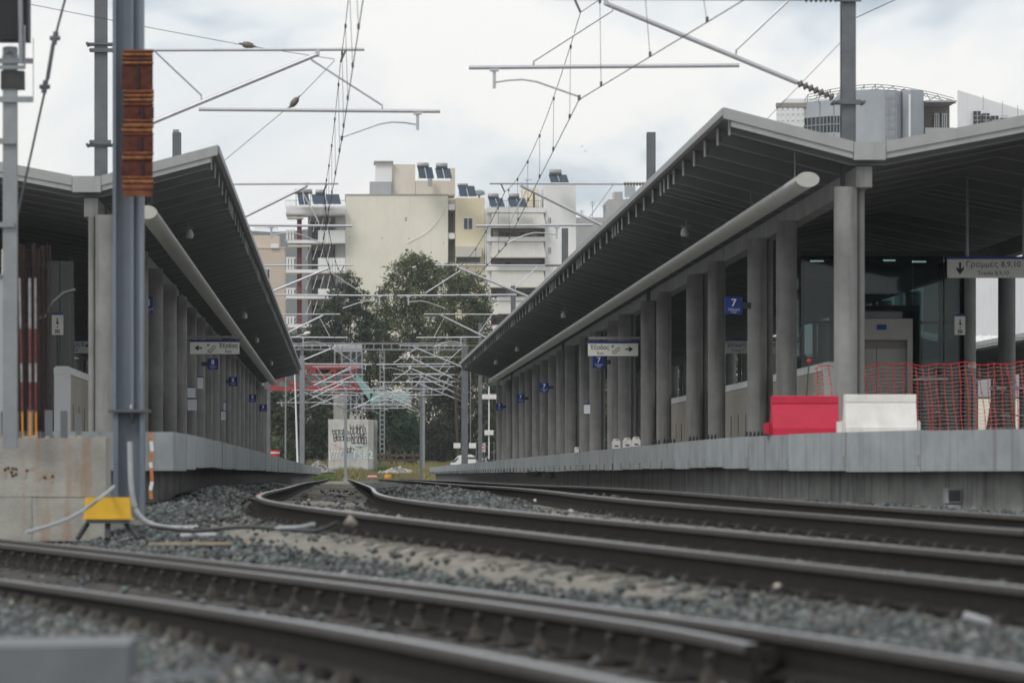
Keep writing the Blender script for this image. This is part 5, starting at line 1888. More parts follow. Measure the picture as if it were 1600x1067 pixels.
def tree(label, u, xb, yb2, blobs, n, leafpx, col, cat='tree', name='tree', group='trees beyond the platforms', clump=26, trunk_w=3.):
    base = P(xb, yb2, u)
    n, leafpx = int(n * 1.25), leafpx * 1.3
    r = thing(name, label, cat, tuple(base), group)
    wts = np.array([b_[2] * b_[3] for b_ in blobs], float)
    wts /= wts.sum()
    nc = max(8, n // clump)
    which = rng.choice(len(blobs), nc, p=wts)
    cen, tin = [], []
    B_ = np.array(blobs, float)
    v = rng.normal(0, 1, (nc, 3))
    v /= np.linalg.norm(v, axis=1)[:, None]
    rad = rng.uniform(.45, 1.05, nc) ** .7
    cx = B_[which, 0] + v[:, 0] * rad * B_[which, 2]
    cy = B_[which, 1] + v[:, 2] * rad * B_[which, 3]
    cz = v[:, 1] * rad * B_[which, 2] * .8
    cc_ = np.stack([(cx - VX) * u, F * u + cz * u, (VY - cy) * u], 1)
    k = rng.integers(0, nc, n)
    spread = np.mean(B_[:, 2]) * .17 * u
    pos = cc_[k] + rng.normal(0, 1, (n, 3)) * spread * np.array([1, 1, .75])
    shade = rng.uniform(.55, 1.5, nc)[k] * rng.uniform(.75, 1.25, n)
    hue = rng.uniform(-1, 1, nc)[k]
    t_ = np.array(col)[None] * shade[:, None] * (1 + hue[:, None] * np.array([[.22, .02, -.10]]))
    me = leaf_cards('crown', pos - np.array(base), rng.uniform(.6, 1.4, n) * leafpx * u, t_, M['leaf'])
    link('crown', me, r)
    b = MB()
    topc = min(blobs, key=lambda q: q[1])
    tp = P(topc[0], topc[1], u)
    pts = smoothpts([base - Vector((0, 0, .5)), base.lerp(tp, .35) + Vector((random.uniform(-.3, .3), 0, 0)), base.lerp(tp, .7) + Vector((random.uniform(-.3, .3), 0, 0)), tp], 4)
    m_ = len(pts)
    b.tube(pts, [trunk_w * u * (1 - .85 * i / m_) for i in range(m_)], 7)
    part('trunk', b, M['bark'], r)
    for q in blobs:
        s0 = base.lerp(tp, random.uniform(.35, .7))
        e0 = P(q[0], q[1], u) + Vector((0, random.uniform(-.5, .5) * q[2] * u, 0))
        md = s0.lerp(e0, .5) + Vector((0, 0, -.06 * (e0 - s0).length))
        part('limb', MB().tube([s0, md, e0], [trunk_w * u * .45, trunk_w * u * .3, trunk_w * u * .1], 6), M['bark'], r)
    return r


G1, G2, G3, G4 = (.125, .145, .075), (.062, .085, .046), (.085, .12, .065), (.12, .12, .075)
tree('large grey green tree with rounded crown before the cream end wall', .066, 648, 738, [(652, 415, 26, 20), (628, 432, 22, 22), (672, 432, 22, 26), (612, 468, 26, 28), (650, 462, 30, 30), (598, 505, 22, 26), (630, 515, 30, 30), (672, 495, 28, 36), (640, 565, 48, 40), (600, 560, 26, 34)], 17000, 1.9, G1)
tree('broad grey green tree reaching right to the awning block', .068, 718, 738, [(704, 432, 22, 18), (736, 452, 22, 26), (758, 480, 10, 24), (712, 490, 40, 40), (748, 510, 18, 36), (700, 545, 45, 40), (745, 560, 28, 40)], 14000, 1.9, G1)
tree('dark slender tree in front of the white balconies', .065, 545, 738, [(548, 440, 12, 20), (536, 470, 22, 26), (563, 475, 17, 24), (515, 500, 24, 26), (548, 510, 32, 34), (500, 530, 28, 28), (580, 520, 22, 30)], 11000, 1.7, G2)
tree('dark tree crowding the left canopy tip above the bridge', .067, 490, 738, [(478, 540, 26, 24), (505, 555, 30, 28), (455, 565, 26, 26), (530, 570, 28, 30)], 6500, 1.8, G2)
tree('shadowy bush thicket under the red footbridge', .0655, 460, 738, [(440, 640, 34, 38), (480, 650, 36, 44), (505, 690, 28, 32), (445, 695, 36, 30), (420, 660, 20, 40)], 11000, 1.9, G2, 'bush', 'bush')
tree('dark bush thicket behind the gravel heap', .066, 505, 738, [(490, 690, 26, 30), (512, 640, 20, 34), (470, 705, 24, 22)], 5000, 1.8, G2, 'bush', 'bush')
tree('bright green feathery tree beside the stair flight', .057, 615, 738, [(612, 640, 24, 18), (632, 660, 24, 26), (605, 670, 18, 24), (640, 690, 20, 24)], 9000, 1.6, (.07, .115, .07))
tree('dark brown green tree mass behind the grass mast', .069, 690, 738, [(670, 610, 36, 42), (705, 600, 34, 46), (690, 665, 46, 46), (730, 640, 34, 54), (660, 690, 34, 34), (720, 700, 34, 28)], 14000, 1.9, (.085, .095, .065))
tree('dark tree showing between the right canopy end and its first columns', .07, 765, 738, [(755, 610, 30, 40), (775, 650, 30, 48), (750, 690, 36, 36), (790, 690, 30, 40)], 9000, 1.9, G2)
tree('low leafy bush at the foot of the left wall of trees', .058, 440, 738, [(436, 700, 18, 18), (455, 712, 22, 14), (470, 700, 14, 16)], 3000, 1.5, G3, 'bush', 'bush')
tree('tall dark tree column above the middle of the tracks', .0675, 585, 738, [(575, 560, 26, 36), (590, 610, 30, 40), (560, 640, 30, 40), (590, 680, 30, 40)], 9000, 1.9, G2)
tree('dense green bush filling the gap behind the low timber fence', .0705, 615, 738, [(600, 700, 22, 34), (625, 690, 24, 44), (648, 705, 20, 32)], 7000, 2.0, (.07, .10, .05), 'bush', 'bush')
tree('dense green bush behind the grass between the masts at right', .0705, 690, 738, [(672, 700, 20, 36), (695, 690, 24, 44), (715, 705, 18, 32)], 7000, 2.0, (.065, .085, .045), 'bush', 'bush')
# added tree belts that block the bright horizon under the canopies
for i, x in enumerate((812, 870, 930, 990, 1050, 1110, 1170, 1235, 1300, 1370, 1440)):
    tree('%s added dark belt tree from the left in gaps between the right columns' % ORD[i] if i < 9 else 'added dark belt tree behind the lift, %s' % ('left' if i == 9 else 'right'), .062, x, 738,
         [(x, 600 + random.uniform(-20, 20), 40, 60), (x - 18, 680, 38, 50), (x + 20, 660, 36, 60)], 3000, 3.2, G2, group='added dark belt trees behind the right columns')
for i, x in enumerate((-60, 0, 60, 120, 180, 240, 300, 360, 400)):
    tree('%s added dark belt tree from the left behind the left columns' % ORD[i], .064, x, 738, [(x, 600 + random.uniform(-20, 20), 40, 60), (x - 18, 680, 38, 50), (x + 20, 660, 36, 60)], 3000, 3.2, G2, group='added dark belt trees behind the left columns')
tree('olive green bush lit by the sky between lift and dark columns', .045, 1525, 640, [(1522, 505, 12, 16), (1530, 520, 16, 18), (1515, 530, 14, 16)], 2500, 1.6, (.16, .15, .06), 'bush', 'bush')

# dry weeds on the bank
n = 30000
Yg = rng.uniform(316, 385, n)
Xg = rng.uniform(480, 780, n)
Xg = (Xg - VX) * (Yg / F)
hg = rng.uniform(.2, .75, n) * (.6 + .5 * np.sin(Xg * .9 + 1) * np.sin(Yg * .21)).clip(.25, 1.2)
zg = ground_z(Xg, Yg)
wd = rng.uniform(.02, .06, n)
a_ = rng.uniform(-.35, .35, n)
V = np.stack([np.stack([Xg - wd, Yg, zg], 1), np.stack([Xg + wd, Yg, zg], 1), np.stack([Xg + a_ * hg, Yg + rng.normal(0, .1, n), zg + hg], 1)], 1)
me = bpy.data.meshes.new('weeds')
me.vertices.add(n * 3)
me.vertices.foreach_set('co', V.astype(np.float32).ravel())
me.loops.add(n * 3)
me.loops.foreach_set('vertex_index', np.arange(n * 3, dtype=np.int32))
me.polygons.add(n)
me.polygons.foreach_set('loop_start', (np.arange(n) * 3).astype(np.int32))
me.update(calc_edges=True)
palg = np.array([[.30, .26, .12], [.20, .21, .08], [.26, .20, .11], [.13, .17, .06]])
zone = np.clip((np.sin(Xg * .35 + 2) + np.sin(Xg * .9 + Yg * .05)) * .5 + .5, 0, 1)
set_tint(me, np.repeat(palg[np.clip((zone * 3 + rng.uniform(0, 1.4, n)).astype(int), 0, 3)] * rng.uniform(.7, 1.2, (n, 1)), 3, 0))
me.materials.append(M['grassb'])
tag(link('weeds', me), 'dry yellow and green weeds on the bank behind the tracks', 'weeds', kind='stuff')
for i, (x, y, u_) in enumerate(((840, 742, .0165), (862, 745, .0155), (828, 741, .0172), (493, 742, .043))):
    nb = 260
    p = P(x, y, u_)
    pos = rng.normal(0, 1, (nb, 3)) * np.array([.06, .05, .045]) + np.array([0, 0, .03])
    me = leaf_cards('weed', pos, rng.uniform(.012, .028, nb), np.array([[.05, .07, .03]]) * rng.uniform(.6, 1.4, (nb, 1)), M['leaf'])
    tag(link('weed', me, None, tuple(p)), ('middle', 'right', 'left', 'lone')[i] + (' green weed tuft growing at the foot of the right platform wall' if i < 3 else ' green weed clump at the tip of the left platform'), 'weed', 'green weed tufts')

# ------------------------------------------------------------------ signs
def board(name, label, x0, y0, x1, y1, u, mt='signw', strip=None, cat='sign', group=None, thick=.08):
    a, c = P(x0, y0, u), P(x1, y1, u)
    r = thing(name, label, cat, ((a.x + c.x) / 2, a.y, c.z), group)
    zt = P(0, y0 + (strip or 0), u).z
    part('panel', MB().box(a.x, c.x, a.y, a.y + thick, c.z, zt - (.001 if strip else 0)), M[mt], r)
    if strip:
        part('top_strip', MB().box(a.x - .01, c.x + .01, a.y - .01, a.y + thick + .01, zt, a.z), M['blue'], r)
    return r


def flat(parent, name, pts, u, mt, off=.004):
    """flat printed shape from photo pixels, just proud of a board"""
    v = [P(x, y, u) - Vector((0, off, 0)) for x, y in pts]
    return part(name, MB().add(v, [tuple(range(len(v)))]), M[mt], parent)


def arrow(parent, cx, cy, s, u, ang, mt='ink', name='arrow'):
    pts = [(-1, -.18), (.1, -.18), (-.25, -.62), (.2, -.62), (1, 0), (.2, .62), (-.25, .62), (.1, .18), (-1, .18)]
    ca, sa = math.cos(ang), math.sin(ang)
    q = [(cx + s * (x * ca - y * sa), cy + s * (x * sa + y * ca)) for x, y in pts]
    for tri in ((0, 1, 7, 8), (2, 3, 4), (4, 5, 6), (1, 2, 4), (1, 4, 7), (7, 4, 6)):
        flat(parent, name, [q[i] for i in tri][::-1], u, mt)


def escalator_icon(parent, cx, cy, u):
    for (a, c) in (((-6, 4), (-2, 4)), ((-2, 4), (3, -2)), ((3, -2), (7, -2)), ((-6, 7), (0, 7)), ((0, 7), (5, 1)), ((5, 1), (7, 1))):
        d = Vector((c[0] - a[0], c[1] - a[1])).normalized() * .5
        flat(parent, 'icon_line', [(cx + a[0] - d.y, cy + a[1] + d.x), (cx + c[0] - d.y, cy + c[1] + d.x), (cx + c[0] + d.y, cy + c[1] - d.x), (cx + a[0] + d.y, cy + a[1] - d.x)][::-1], u, 'ink')
    arrow(parent, cx - 4.5, cy - 4, 2.6, u, math.radians(135), 'ink', 'icon_arrow')


u = .0098
r = board('direction_sign', 'hanging cream sign with down arrow reading Tracks 8,9,10 at the right edge', 1481, 401, 1618, 434, u, strip=4)
arrow(r, 1500, 419.5, 9.5, u, math.radians(90))
text('Γραμμές 8,9,10', 1552, 413.5, 13, u, r, sx=.98)
text('Tracks 8,9,10', 1552, 427, 9, u, r)
p = P(1512, 401, u)
part('hanger', MB().tube([(p.x, p.y + .04, p.z), (p.x, p.y + .04, roof_z(p.x - 5.0) - .1)], .022, 8), M['galv'], r)
p = P(1600, 401, u)
part('hanger', MB().tube([(p.x, p.y + .04, p.z), (p.x, p.y + .04, roof_z(p.x - 5.0) - .1)], .022, 8), M['galv'], r)

u = .01385
r = board('direction_sign', 'hanging exit sign with left arrow under the left canopy', 297, 531, 374, 553, u, strip=3.2)
arrow(r, 310, 543.5, 6, u, math.pi)
escalator_icon(r, 330, 543, u)
text('Έξοδος', 357, 540.5, 9.5, u, r, bold=.1, sx=.86)
text('Exit', 357, 549, 6.5, u, r)
part('support_arm', MB().box(P(288, 0, u).x, P(378, 0, u).x, F * u + .01, F * u + .09, P(0, 528.5, u).z, P(0, 524.5, u).z), M['column'], r)
for x in (310, 362):
    part('hanger', MB().box(P(x, 0, u).x - .02, P(x, 0, u).x + .02, F * u + .03, F * u + .06, P(0, 531, u).z, P(0, 528.5, u).z), M['column'], r)
u = .0140
r = board('direction_sign', 'hanging exit sign with right arrow under the right canopy', 919, 533, 997, 556, u, strip=3.2)
arrow(r, 983, 545.5, 6, u, 0)
escalator_icon(r, 962, 545, u)
text('Έξοδος', 937, 543, 9.5, u, r, bold=.1, sx=.86)
text('Exit', 938, 552, 6.5, u, r)
part('support_arm', MB().box(P(920, 0, u).x, P(1006, 0, u).x, F * u + .01, F * u + .09, P(0, 530.5, u).z, P(0, 526, u).z), M['column'], r)
for x in (932, 985):
    part('hanger', MB().box(P(x, 0, u).x - .02, P(x, 0, u).x + .02, F * u + .03, F * u + .06, P(0, 533, u).z, P(0, 530.5, u).z), M['column'], r)

TRACKSIGN = 'track number signs on the columns'


def track_sign(num, x0, y0, x1, y1, u, label, side):
    r = board('track_number_sign', label, x0, y0, x1, y1, u, 'blue', None, 'sign', TRACKSIGN, .06)
    w_, h_ = x1 - x0, y1 - y0
    cx = (x0 + x1) / 2
    text(num, cx, y0 + h_ * .36, h_ * .62, u, r, 'white', bold=.15)
    text('Γραμμή', cx, y0 + h_ * .72, h_ * .19, u, r, 'white')
    text('Track', cx, y0 + h_ * .88, h_ * .14, u, r, 'white')
    xa = x1 if side > 0 else x0
    q = P(xa, (y0 + y1) / 2, u)
    part('wall_bracket', MB().box(min(q.x, q.x + side * .14), max(q.x, q.x + side * .14), q.y + .01, q.y + .05, q.z - .05, q.z + .05), M['dark'], r)
    return r


track_sign('7', 1133, 464, 1160, 491, .0100, 'blue sign with white 7, nearest of the right column signs', 1)
track_sign('7', 926, 556, 945, 575, .0149, 'blue sign with white 7 just below the right exit sign', 1)
track_sign('7', 843, 598, 857.5, 612.5, .0190, 'blue sign with white 7, third from the viewer on the right columns', 1)
track_sign('7', 807, 616, 819.5, 628.5, .0221, 'blue sign with white 7, second farthest on the right columns', 1)
track_sign('7', 774.5, 630, 785.5, 641, .0254, 'blue sign with white 7, farthest on the right columns beside the lamp post', 1)
track_sign('8', 222, 464, 239.5, 490, .0109, 'blue sign half hidden behind the near blue grey mast', -1)
track_sign('8', 324, 560, 341, 577, .0152, 'blue sign with white 8 just below the left exit sign', -1)
track_sign('8', 357, 589, 371, 603, .0186, 'blue sign with white 8, third from the viewer on the left columns', -1)
track_sign('8', 389, 616.5, 400, 628, .0231, 'blue sign with white 8, second farthest on the left columns', -1)
track_sign('8', 405.5, 632, 417, 642.5, .0258, 'blue sign with white 8, farthest on the left columns', -1)

u = .0126
r = board('direction_sign', 'shaded grey sign for track 7 seen between the right columns', 1134, 531, 1216, 552, u, 'greyr', 1.5)
text('Γραμμή 7', 1152, 538.5, 9.5, u, r)
text('Track 7', 1153, 547.5, 6.5, u, r)
text('Έξοδος', 1197, 538.5, 9.5, u, r)
text('Exit', 1197, 547.5, 6.5, u, r)
p = P(1175, 531, u)
part('hanger', MB().tube([(p.x, p.y + .04, p.z), (p.x, p.y + .04, roof_z(p.x - 5.0) - .1)], .02, 8), M['galv'], r)
u = .0128
r = board('direction_sign', 'shaded sign for track 8 left of the first left column', 84, 531, 141, 552, u, 'greyr', 2)
text('Γραμμή 8', 113, 538.5, 8.5, u, r)
text('Track 8', 112, 547.5, 6, u, r)
arrow(r, 137, 540, 4.5, u, math.pi)
p = P(110, 531, u)
part('hanger', MB().tube([(p.x, p.y + .04, p.z), (p.x, p.y + .04, roof_z(-1.82 - p.x) - .1)], .02, 8), M['galv'], r)


def lift_sign(x0, y0, x1, y1, u, label):
    r = board('lift_sign', label, x0, y0, x1, y1, u, 'signw', 3, 'sign', 'lift access signs')
    cx, h_ = (x0 + x1) / 2, y1 - y0
    # wheelchair user above, people in a lift below
    part('icon_wheel', MB().tube([P(cx + 1.6 * math.cos(t), y0 + h_ * .45 + 1.6 * math.sin(t), u) - Vector((0, .006, 0)) for t in np.linspace(-.3, 4.2, 12)], .006, 5), M['ink'], r)
    flat(r, 'icon_person', [(cx - 1, y0 + h_ * .24), (cx + .6, y0 + h_ * .24), (cx + .6, y0 + h_ * .40), (cx + 2.4, y0 + h_ * .52), (cx + 1.6, y0 + h_ * .55), (cx - 1, y0 + h_ * .44)][::-1], u, 'ink')
    for q in (-2.6, 0, 2.6):
        flat(r, 'icon_person', [(cx + q - .8, y0 + h_ * .76), (cx + q + .8, y0 + h_ * .76), (cx + q + .8, y0 + h_ * .93), (cx + q - .8, y0 + h_ * .93)][::-1], u, 'ink')
    arrow(r, cx, y0 + h_ * .65, 2, u, math.radians(90), 'ink', 'icon_arrow')
    return r


lift_sign(1492.5, 491, 1508, 523, .0101, 'small cream lift sign at the right end of the lift glass')
part('post', MB().box(P(1499, 0, .0101).x, P(1501, 0, .0101).x, F * .0101 + .09, F * .0101 + .12, ZP, P(0, 491, .0101).z), M['dark'], bpy.data.objects['lift_sign'])
r = lift_sign(81, 489, 98.5, 523, .0106, 'small cream lift sign on the dark glass behind the marker sticks')
part('post', MB().box(P(88, 0, .0106).x, P(90.5, 0, .0106).x, F * .0106 + .09, F * .0106 + .12, ZP, P(0, 489, .0106).z), M['dark'], r)
# left lift enclosure in shade
u = .0112
ll = thing('lift', 'dark glass lift enclosure in the shade of the left canopy', 'lift', tuple(P(95, VY - ZP / u, u)))
x0, x1 = P(72, 0, u).x, P(115, 0, u).x
z1 = P(0, 408, u).z
part('glass_pane', MB().box(x0, P(93, 0, u).x, F * u, F * u + .02, ZP, z1), M['glass'], ll)
part('glass_pane', MB().box(P(94, 0, u).x, x1, F * u, F * u + .02, ZP, z1), M['glass'], ll)
part('lift_car', MB().box(x0 - 1.2, x1 - .1, F * u + .3, F * u + 1.8, ZP, z1 - .1), M['dark'], ll)
part('corner_post', MB().box(x1 - .05, x1, F * u + .03, F * u + .08, ZP, z1), M['dark'], ll)

# paper notices stuck on the columns
for (x0, y0, x1, y1, u, lab) in ((293, 604, 305, 621, .01385, 'upper of two white notices with blue heads on the fourth left column'),
                                 (293, 622, 307.5, 641, .01385, 'lower of two white notices with blue heads on the fourth left column'),
                                 (308.5, 588, 317.5, 607, .0150, 'pale notice with reddish foot on a left column behind the paired notices'),
                                 (345.5, 641, 352.5, 656, .0178, 'small white notice low on a left column'),
                                 (349.5, 627, 352.5, 643, .0178, 'narrow curled paper strip above the small low notice'),
                                 (912.5, 630, 922, 646, .0148, 'white notice on a right column left of the white canisters')):
    r = board('paper_notice', lab, x0, y0, x1, y1, u, 'skin', 1.6, 'notice', 'paper notices on columns', .006)
    for k in range(3):
        yy = y0 + 4 + k * (y1 - y0 - 6) / 3
        flat(r, 'print_line', [(x0 + 1.2, yy), (x1 - 1.2, yy), (x1 - 1.2, yy + .5), (x0 + 1.2, yy + .5)][::-1], u, 'greyr', .002)

# lamp posts with light boxes at the platform ends
u = .0352
r = thing('lamp_post', 'thin white post with a long white box near the right canopy tip', 'lamp post', tuple(P(764, 715, u)), 'white posts at the platform ends')
part('post', MB().tube([P(764, 717, u), P(764, 604, u)], .035, 8), M['white'], r)
part('light_box', pbox(751.5, 616, 788, 623.5, u, .25, .15), M['whitep'], r)
part('control_box', pbox(757, 672, 771, 679.5, u, .2, .12), M['whitep'], r)
u = .0378
r = thing('lamp_post', 'thin white post behind the last left columns with a small white box', 'lamp post', tuple(P(407, 706, u)), 'white posts at the platform ends')
part('post', MB().tube([P(407.5, 716, u), P(407.5, 600, u)], .05, 8), M['white'], r)
part('light_box', pbox(404, 615, 414, 620, u, .25, .15), M['whitep'], r)
part('control_box', pbox(403, 672, 414, 681, u, .2, .12), M['whitep'], r)
u = .043
r = thing('leaning_post', 'thin white leaning post between left platform masts', 'post', tuple(P(465, 726, u)))
part('post', MB().tube([P(465.5, 738, u), P(460.5, 583, u)], [.07, .045], 8), M['white'], r)
u = .047
r = thing('street_lamp', 'white street lamp head peeping out past the left canopy eave', 'street lamp', tuple(P(445, 742, u)))
part('post', MB().tube(smoothpts([P(446, 742, u), P(447, 560, u), P(452, 532, u), P(464, 526, u), P(476, 522, u)]), .06, 8), M['galv'], r)
part('lamp_head', MB().tube([P(474, 523, u), P(477, 521.5, u), P(482, 520, u), P(485, 519.5, u)], [.06, .14, .13, .05], 10), M['whitep'], r, True)
# no entry sign
u = .034
r = thing('no_entry_sign', 'small red no entry disc on a pale plate by the right platform end', 'sign', tuple(P(753, 720, u)))
part('plate', pbox(748, 692.5, 758.5, 706, u, .02), M['greyr'], r)
c = P(753.3, 698.5, u)
part('disc', MB().add([(c.x + .13 * math.cos(t), c.y - .006, c.z + .13 * math.sin(t)) for t in np.linspace(0, 2 * math.pi, 21)[:-1]], [tuple(range(20))]), M['redp'], r)
flat(r, 'white_bar', [(750.5, 697.6), (756.1, 697.6), (756.1, 699.4), (750.5, 699.4)][::-1], u, 'white', .012)
part('post', MB().box(c.x - .02, c.x + .02, c.y + .03, c.y + .06, ZP - .2, c.z - .1), M['galv'], r)
# wire fence posts / pale plates by it
r = thing('mesh_fence', 'low wire mesh fence panel behind the no entry sign', 'fence', tuple(P(760, 722, .036)))
for x in (744, 757, 772, 784):
    part('post', pbox(x - .7, 690, x + .7, 724, .036, .05), M['galvd'], r)
for y in (692, 706, 718):
    part('wire_rail', pbox(744, y, 784, y + .7, .036, .03, .04), M['galvd'], r)

# ------------------------------------------------------------------ barriers, net and clutter on the right platform
def water_barrier(x0, x1, y0, u, mt, label):
    a, c = P(x0, y0, u), P(x1, y0, u)
    r = thing('road_barrier', label, 'barrier', ((a.x + c.x) / 2, a.y, ZP), 'plastic road barriers')
    h = a.z - ZP
    y = a.y
    pr = [(y - .18, ZP), (y - .18, ZP + h * .19), (y - .165, ZP + h * .21), (y - .075, ZP + h * .80), (y - .085, ZP + h * .82), (y - .085, ZP + h - .008), (y - .075, ZP + h),
          (y + .075, ZP + h), (y + .085, ZP + h - .008), (y + .085, ZP + h * .82), (y + .075, ZP + h * .80), (y + .165, ZP + h * .21), (y + .18, ZP + h * .19), (y + .18, ZP)]
    part('shell', MB().prism_x(pr, a.x, c.x), M[mt], r)
    for (p, q) in ((a.x - .09, a.x - .002), (c.x + .002, c.x + .05)):
        part('connector', MB().box(p, q, y - .11, y + .05, ZP + .03, ZP + .16), M[mt], r)
        part('connector_pin', MB().tube([((p + q) / 2, y - .12, ZP + .02), ((p + q) / 2, y - .12, ZP + .17)], .012, 6), M[mt], r)
    return r


water_barrier(1205, 1309, 618.5, .0080, 'redp', 'red plastic road barrier on the right platform edge')
water_barrier(1319, 1430, 616.5, .0078, 'whitep', 'white plastic road barrier beside the red one on the right platform')

u = .0086
nt_ = thing('safety_net', 'orange red plastic safety net stretched behind the barriers on the right platform', 'safety net', tuple(P(1430, 672, u)))
xa, xb = P(1272, 0, u).x, P(1640, 0, u).x
yn = F * u


def net_top(x):
    t = (x - xa) / (xb - xa)
    return .5 + (.985 + .014 * math.sin(t * 23) + .01 * math.sin(t * 51) + .03 * t - .05 * math.exp(-t * 18))


bv, bh = MB(), MB()
nv = 33
for k in range(nv):
    x = xa + (xb - xa) * (k + .3 * random.random()) / nv
    zt_ = net_top(x)
    lean = random.uniform(.04, .12)
    pts = [(x + lean * (1 - s) + .007 * math.sin(s * 9 + k), yn + .03 * math.sin(k + s * 5), .5 + (zt_ - .5) * s) for s in np.linspace(0, 1, 9)]
    bv.tube(pts, .0055, 4)
    for p in pts[::1]:
        bv.box(p[0] - .011, p[0] + .011, p[1] - .008, p[1] + .008, p[2] - .008, p[2] + .008)
nh = 20
for j in range(nh):
    pts = []
    for k in range(41):
        x = xa + (xb - xa) * k / 40
        s = (j + 1) / nh
        pts.append((x, yn + .03 * math.sin(k * .7 + s * 5), .5 + (net_top(x) - .5) * s + .006 * math.sin(k * 1.3 + j)))
    if j == nh - 1:
        bv.tube(pts, .006, 4)
    else:
        bh.tube(pts, .0030, 4)
part('upright_strands', bv, M['net'], nt_)['kind'] = 'stuff'
part('cross_strands', bh, M['netw'], nt_)['kind'] = 'stuff'
pp_ = thing('net_post', 'thin dark net post with red ball top beside the red barrier', 'post', tuple(P(1257, 672, .0087)))
part('rod', MB().tube([P(1256, 680, .0087), P(1264, 566, .0087)], .008, 6), M['dark'], pp_)
c = P(1264.5, 564, .0087)
part('ball', MB().lathe(c, [(.01, -.03), (.028, -.018), (.034, 0), (.028, .018), (.01, .03)], 12), M['net'], pp_, True)

# tables and trestles behind the net
def table(x0, x1, ytop, u, label, tilt=0):
    a, c = P(x0, ytop, u), P(x1, ytop, u)
    r = thing('table', label, 'table', ((a.x + c.x) / 2, a.y, ZP), 'tables stacked behind the net')
    part('top', MB().box(a.x, c.x, a.y, a.y + .6, a.z - .035, a.z), M['greyr'], r)
    for x in (a.x + .05, c.x - .05):
        for y in (a.y + .06, a.y + .54):
            part('leg', MB().bar((x, y, ZP), (x, y, a.z - .036), .035), M['dark'], r)
    part('shelf', MB().box(a.x + .08, c.x - .08, a.y + .05, a.y + .55, a.z - .42, a.z - .40), M['steeldoor'], r)
    return r


table(1436, 1481, 590, .0094, 'dark legged table with grey top behind the net right of the lift')
table(1556, 1610, 604, .0092, 'dark table cut by the right edge behind the net')
r = thing('trestle', 'dark folded trestle leaning behind the net at the right', 'trestle', tuple(P(1550, VY - ZP / .009, .009)))
for x, dx in ((1541, 16), (1587, -14)):
    part('leg', MB().bar(P(x, VY - ZP / .009, .009), P(x + dx, 590, .009), .05), M['dark'], r)
part('cross_bar', MB().bar(P(1545, 640, .009), P(1583, 640, .009), .03), M['dark'], r)
part('top_bar', MB().bar(P(1552, 590, .009), P(1578, 590, .009), .05), M['dark'], r)
o = solo('site_lamp', MB().lathe(P(1519, 572, .0105), [(.02, -.06), (.06, -.04), (.07, .02), (.05, .06)], 12), M['whitep'], 'small white lamp head beside the dark column behind the net', 'lamp', tuple(P(1519, 572, .0105)), None, True)
part('stand', MB().tube([P(1519, 576, .0105), P(1519, VY - ZP / .0105, .0105)], .015, 6), M['dark'], o)

# white canisters on the platform edge
for i, (x, u, lab) in enumerate(((963, .0118, 'left one of three'), (980, .0115, 'middle one of three'), (994, .0112, 'right one of three'), (901, .0137, 'lone small'))):
    z0 = ZP
    p = P(x, 0, u)
    w_, h_ = (.15, .155) if i < 3 else (.09, .09)
    r = thing('canister', lab + ' white plastic canister' + ('s' if i < 3 else '') + ' on the right platform edge', 'canister', (p.x, p.y, z0), 'white canisters on the platform edge')
    part('body', MB().prism_y([(p.x - w_ / 2, z0), (p.x + w_ / 2, z0), (p.x + w_ / 2, z0 + h_ * .8), (p.x + w_ * .38, z0 + h_), (p.x - w_ * .38, z0 + h_), (p.x - w_ / 2, z0 + h_ * .8)], p.y, p.y + .12), M['whitep'], r)
    part('cap', MB().lathe((p.x - w_ * .2, p.y + .06, z0 + h_), [(.022, 0), (.022, .025), (.012, .03)], 8), M['whitep'], r)
    part('handle', MB().tube([(p.x - .01, p.y + .06, z0 + h_), (p.x, p.y + .06, z0 + h_ + .025), (p.x + .05, p.y + .06, z0 + h_ + .02), (p.x + .055, p.y + .06, z0 + h_)], .008, 6), M['whitep'], r)
    if i < 3:
        part('mark', MB().box(p.x - .03, p.x + .04, p.y - .004, p.y - .001, z0 + .04, z0 + .065), M['ink'], r)

# rows of small black fins on the platform near the column feet
for i, (x, y, n, u) in enumerate(((1164, 683, 4, .0083), (1188, 683, 4, .0083), (1104, 688, 3, .0089), (1076, 691, 4, .0093), (1036, 694, 4, .0099), (1018, 696, 3, .0103))):
    p = P(x, 0, u)
    r = thing('fin_row', '%s row of small black fins on the right platform edge, counted from the barrier' % ORD[i], 'edge fins', (p.x, p.y, ZP), 'rows of black fins on the platform edge')
    for k in range(n):
        x_ = p.x + k * .05
        part('fin', MB().prism_y([(x_, ZP), (x_ + .035, ZP), (x_ + .04, ZP + .06), (x_ + .02, ZP + .085)], p.y, p.y + .06), M['black'], r)

# birds far up
for i, (x, y) in enumerate(((909.5, 228.5), (914, 236))):
    u = .06
    p = P(x, y, u)
    s = 1 if i == 0 else .7
    b = MB().add([p + Vector((-.18 * s, 0, -.16 * s)), p + Vector((0, -.05, 0)), p + Vector((.2 * s, 0, .17 * s)), p + Vector((.03, .12, -.02))], [(0, 1, 3), (1, 2, 3)])
    b.tube([p + Vector((-.05, -.08, 0)), p, p + Vector((.05, .1, 0))], [.008, .03, .01], 6)
    solo('bird', b, M['dark'], ('larger upper' if i == 0 else 'smaller lower') + ' of two distant birds in the sky', 'bird', tuple(p), 'distant birds')

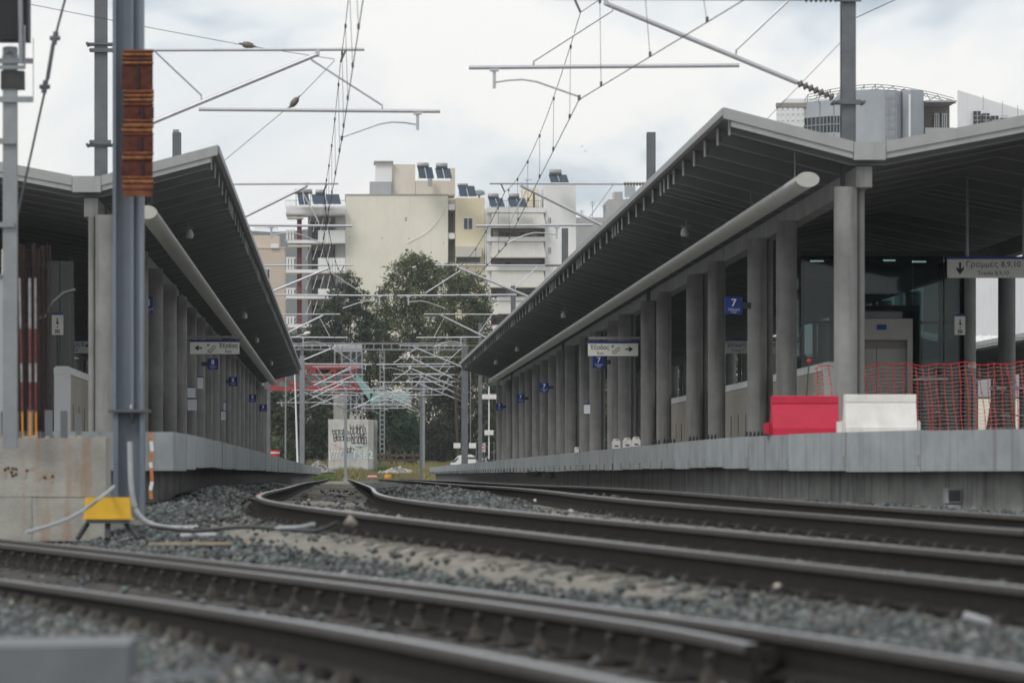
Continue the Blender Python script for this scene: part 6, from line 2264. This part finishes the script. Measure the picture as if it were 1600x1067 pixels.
# faded red scrawl and small litter
def scrawl(pts, u, front, wd):
    b = MB()
    for (a, c) in zip(pts, pts[1:]):
        p0, p1 = P(*a, u), P(*c, u)
        d = (p1 - p0).normalized() * wd
        nn = Vector((-d.z, 0, d.x))
        y = p0.y - front
        b.add([(v.x, y, v.z) for v in (p0 - d - nn, p1 + d - nn, p1 + d + nn, p0 - d + nn)], [(0, 1, 2, 3)])
    return b


M['scrawl'] = mat('faded_red_scrawl', (.36, .20, .14), .9, var=.3, scale=12., col2=(.38, .33, .28))
for pts in ([(8, 731), (8, 744)], [(8, 734), (13, 731), (15, 733)], [(18, 738), (20, 732), (25, 733), (25, 741), (20, 743), (18, 738)], [(38, 745), (42, 735), (52, 731)],
            [(62, 748), (67, 742)], [(72, 738), (70, 746), (84, 744)], [(83, 737), (81, 752)]):
    part('scrawl', scrawl(pts, .0062, .004, .012), M['scrawl'], ft)
x, y, u = 544, 818, .00452
p = P(x, y, u)
o = link('stone_lump', stones('stone_lump', np.array([0., .03]), np.array([0., .02]), np.array([.02, .0]), np.array([.055, .05]), np.array([[.27, .25, .21], [.24, .22, .19]]), M['stone'], .8), None, tuple(p))
tag(o, 'pale stone lump lying against the outer side of the bulging rail', 'stone')
for i, (x, y, u, c, lab) in enumerate(((405, 773, .0078, (.55, .12, .10), 'red scrap of litter beside the leftmost bulge of the rail'), (837, 781, .0066, (.75, .75, .73), 'white scrap of litter on the ballast between the two far tracks'),
                                   (893, 797, .0058, (.70, .70, .68), 'second white scrap of litter right of the first between the tracks'), (1214, 915, .0030, (.62, .58, .50), 'pale round pebble beside the near rail of the middle track'))):
    p = P(x, y, u)
    o = link('litter' if i < 3 else 'pebble', stones('litter', np.zeros(1), np.zeros(1), np.zeros(1), np.array([.03 if i < 3 else .022]), np.array([c]), M['stone'], .7), None, tuple(p))
    tag(o, lab, 'litter' if i < 3 else 'stone')

# ------------------------------------------------------------------ air between here and the far roofs
b = MB().box(-640, 640, -8, 2100, -6.2, 130)
hz_ = link('haze', b.mesh('haze', []))
hm = bpy.data.materials.new('haze_air')
hm.use_nodes = True
hm.node_tree.nodes.clear()
ho = hm.node_tree.nodes.new('ShaderNodeOutputMaterial')
hv = hm.node_tree.nodes.new('ShaderNodeVolumePrincipled')
hv.inputs['Color'].default_value = (.86, .90, .95, 1)
hv.inputs['Density'].default_value = .00015
hv.inputs['Anisotropy'].default_value = .3
hm.node_tree.links.new(hv.outputs['Volume'], ho.inputs['Volume'])
hz_.data.materials.append(hm)
hz_['kind'] = 'stuff'
hz_['label'] = 'pale air haze over the whole station'
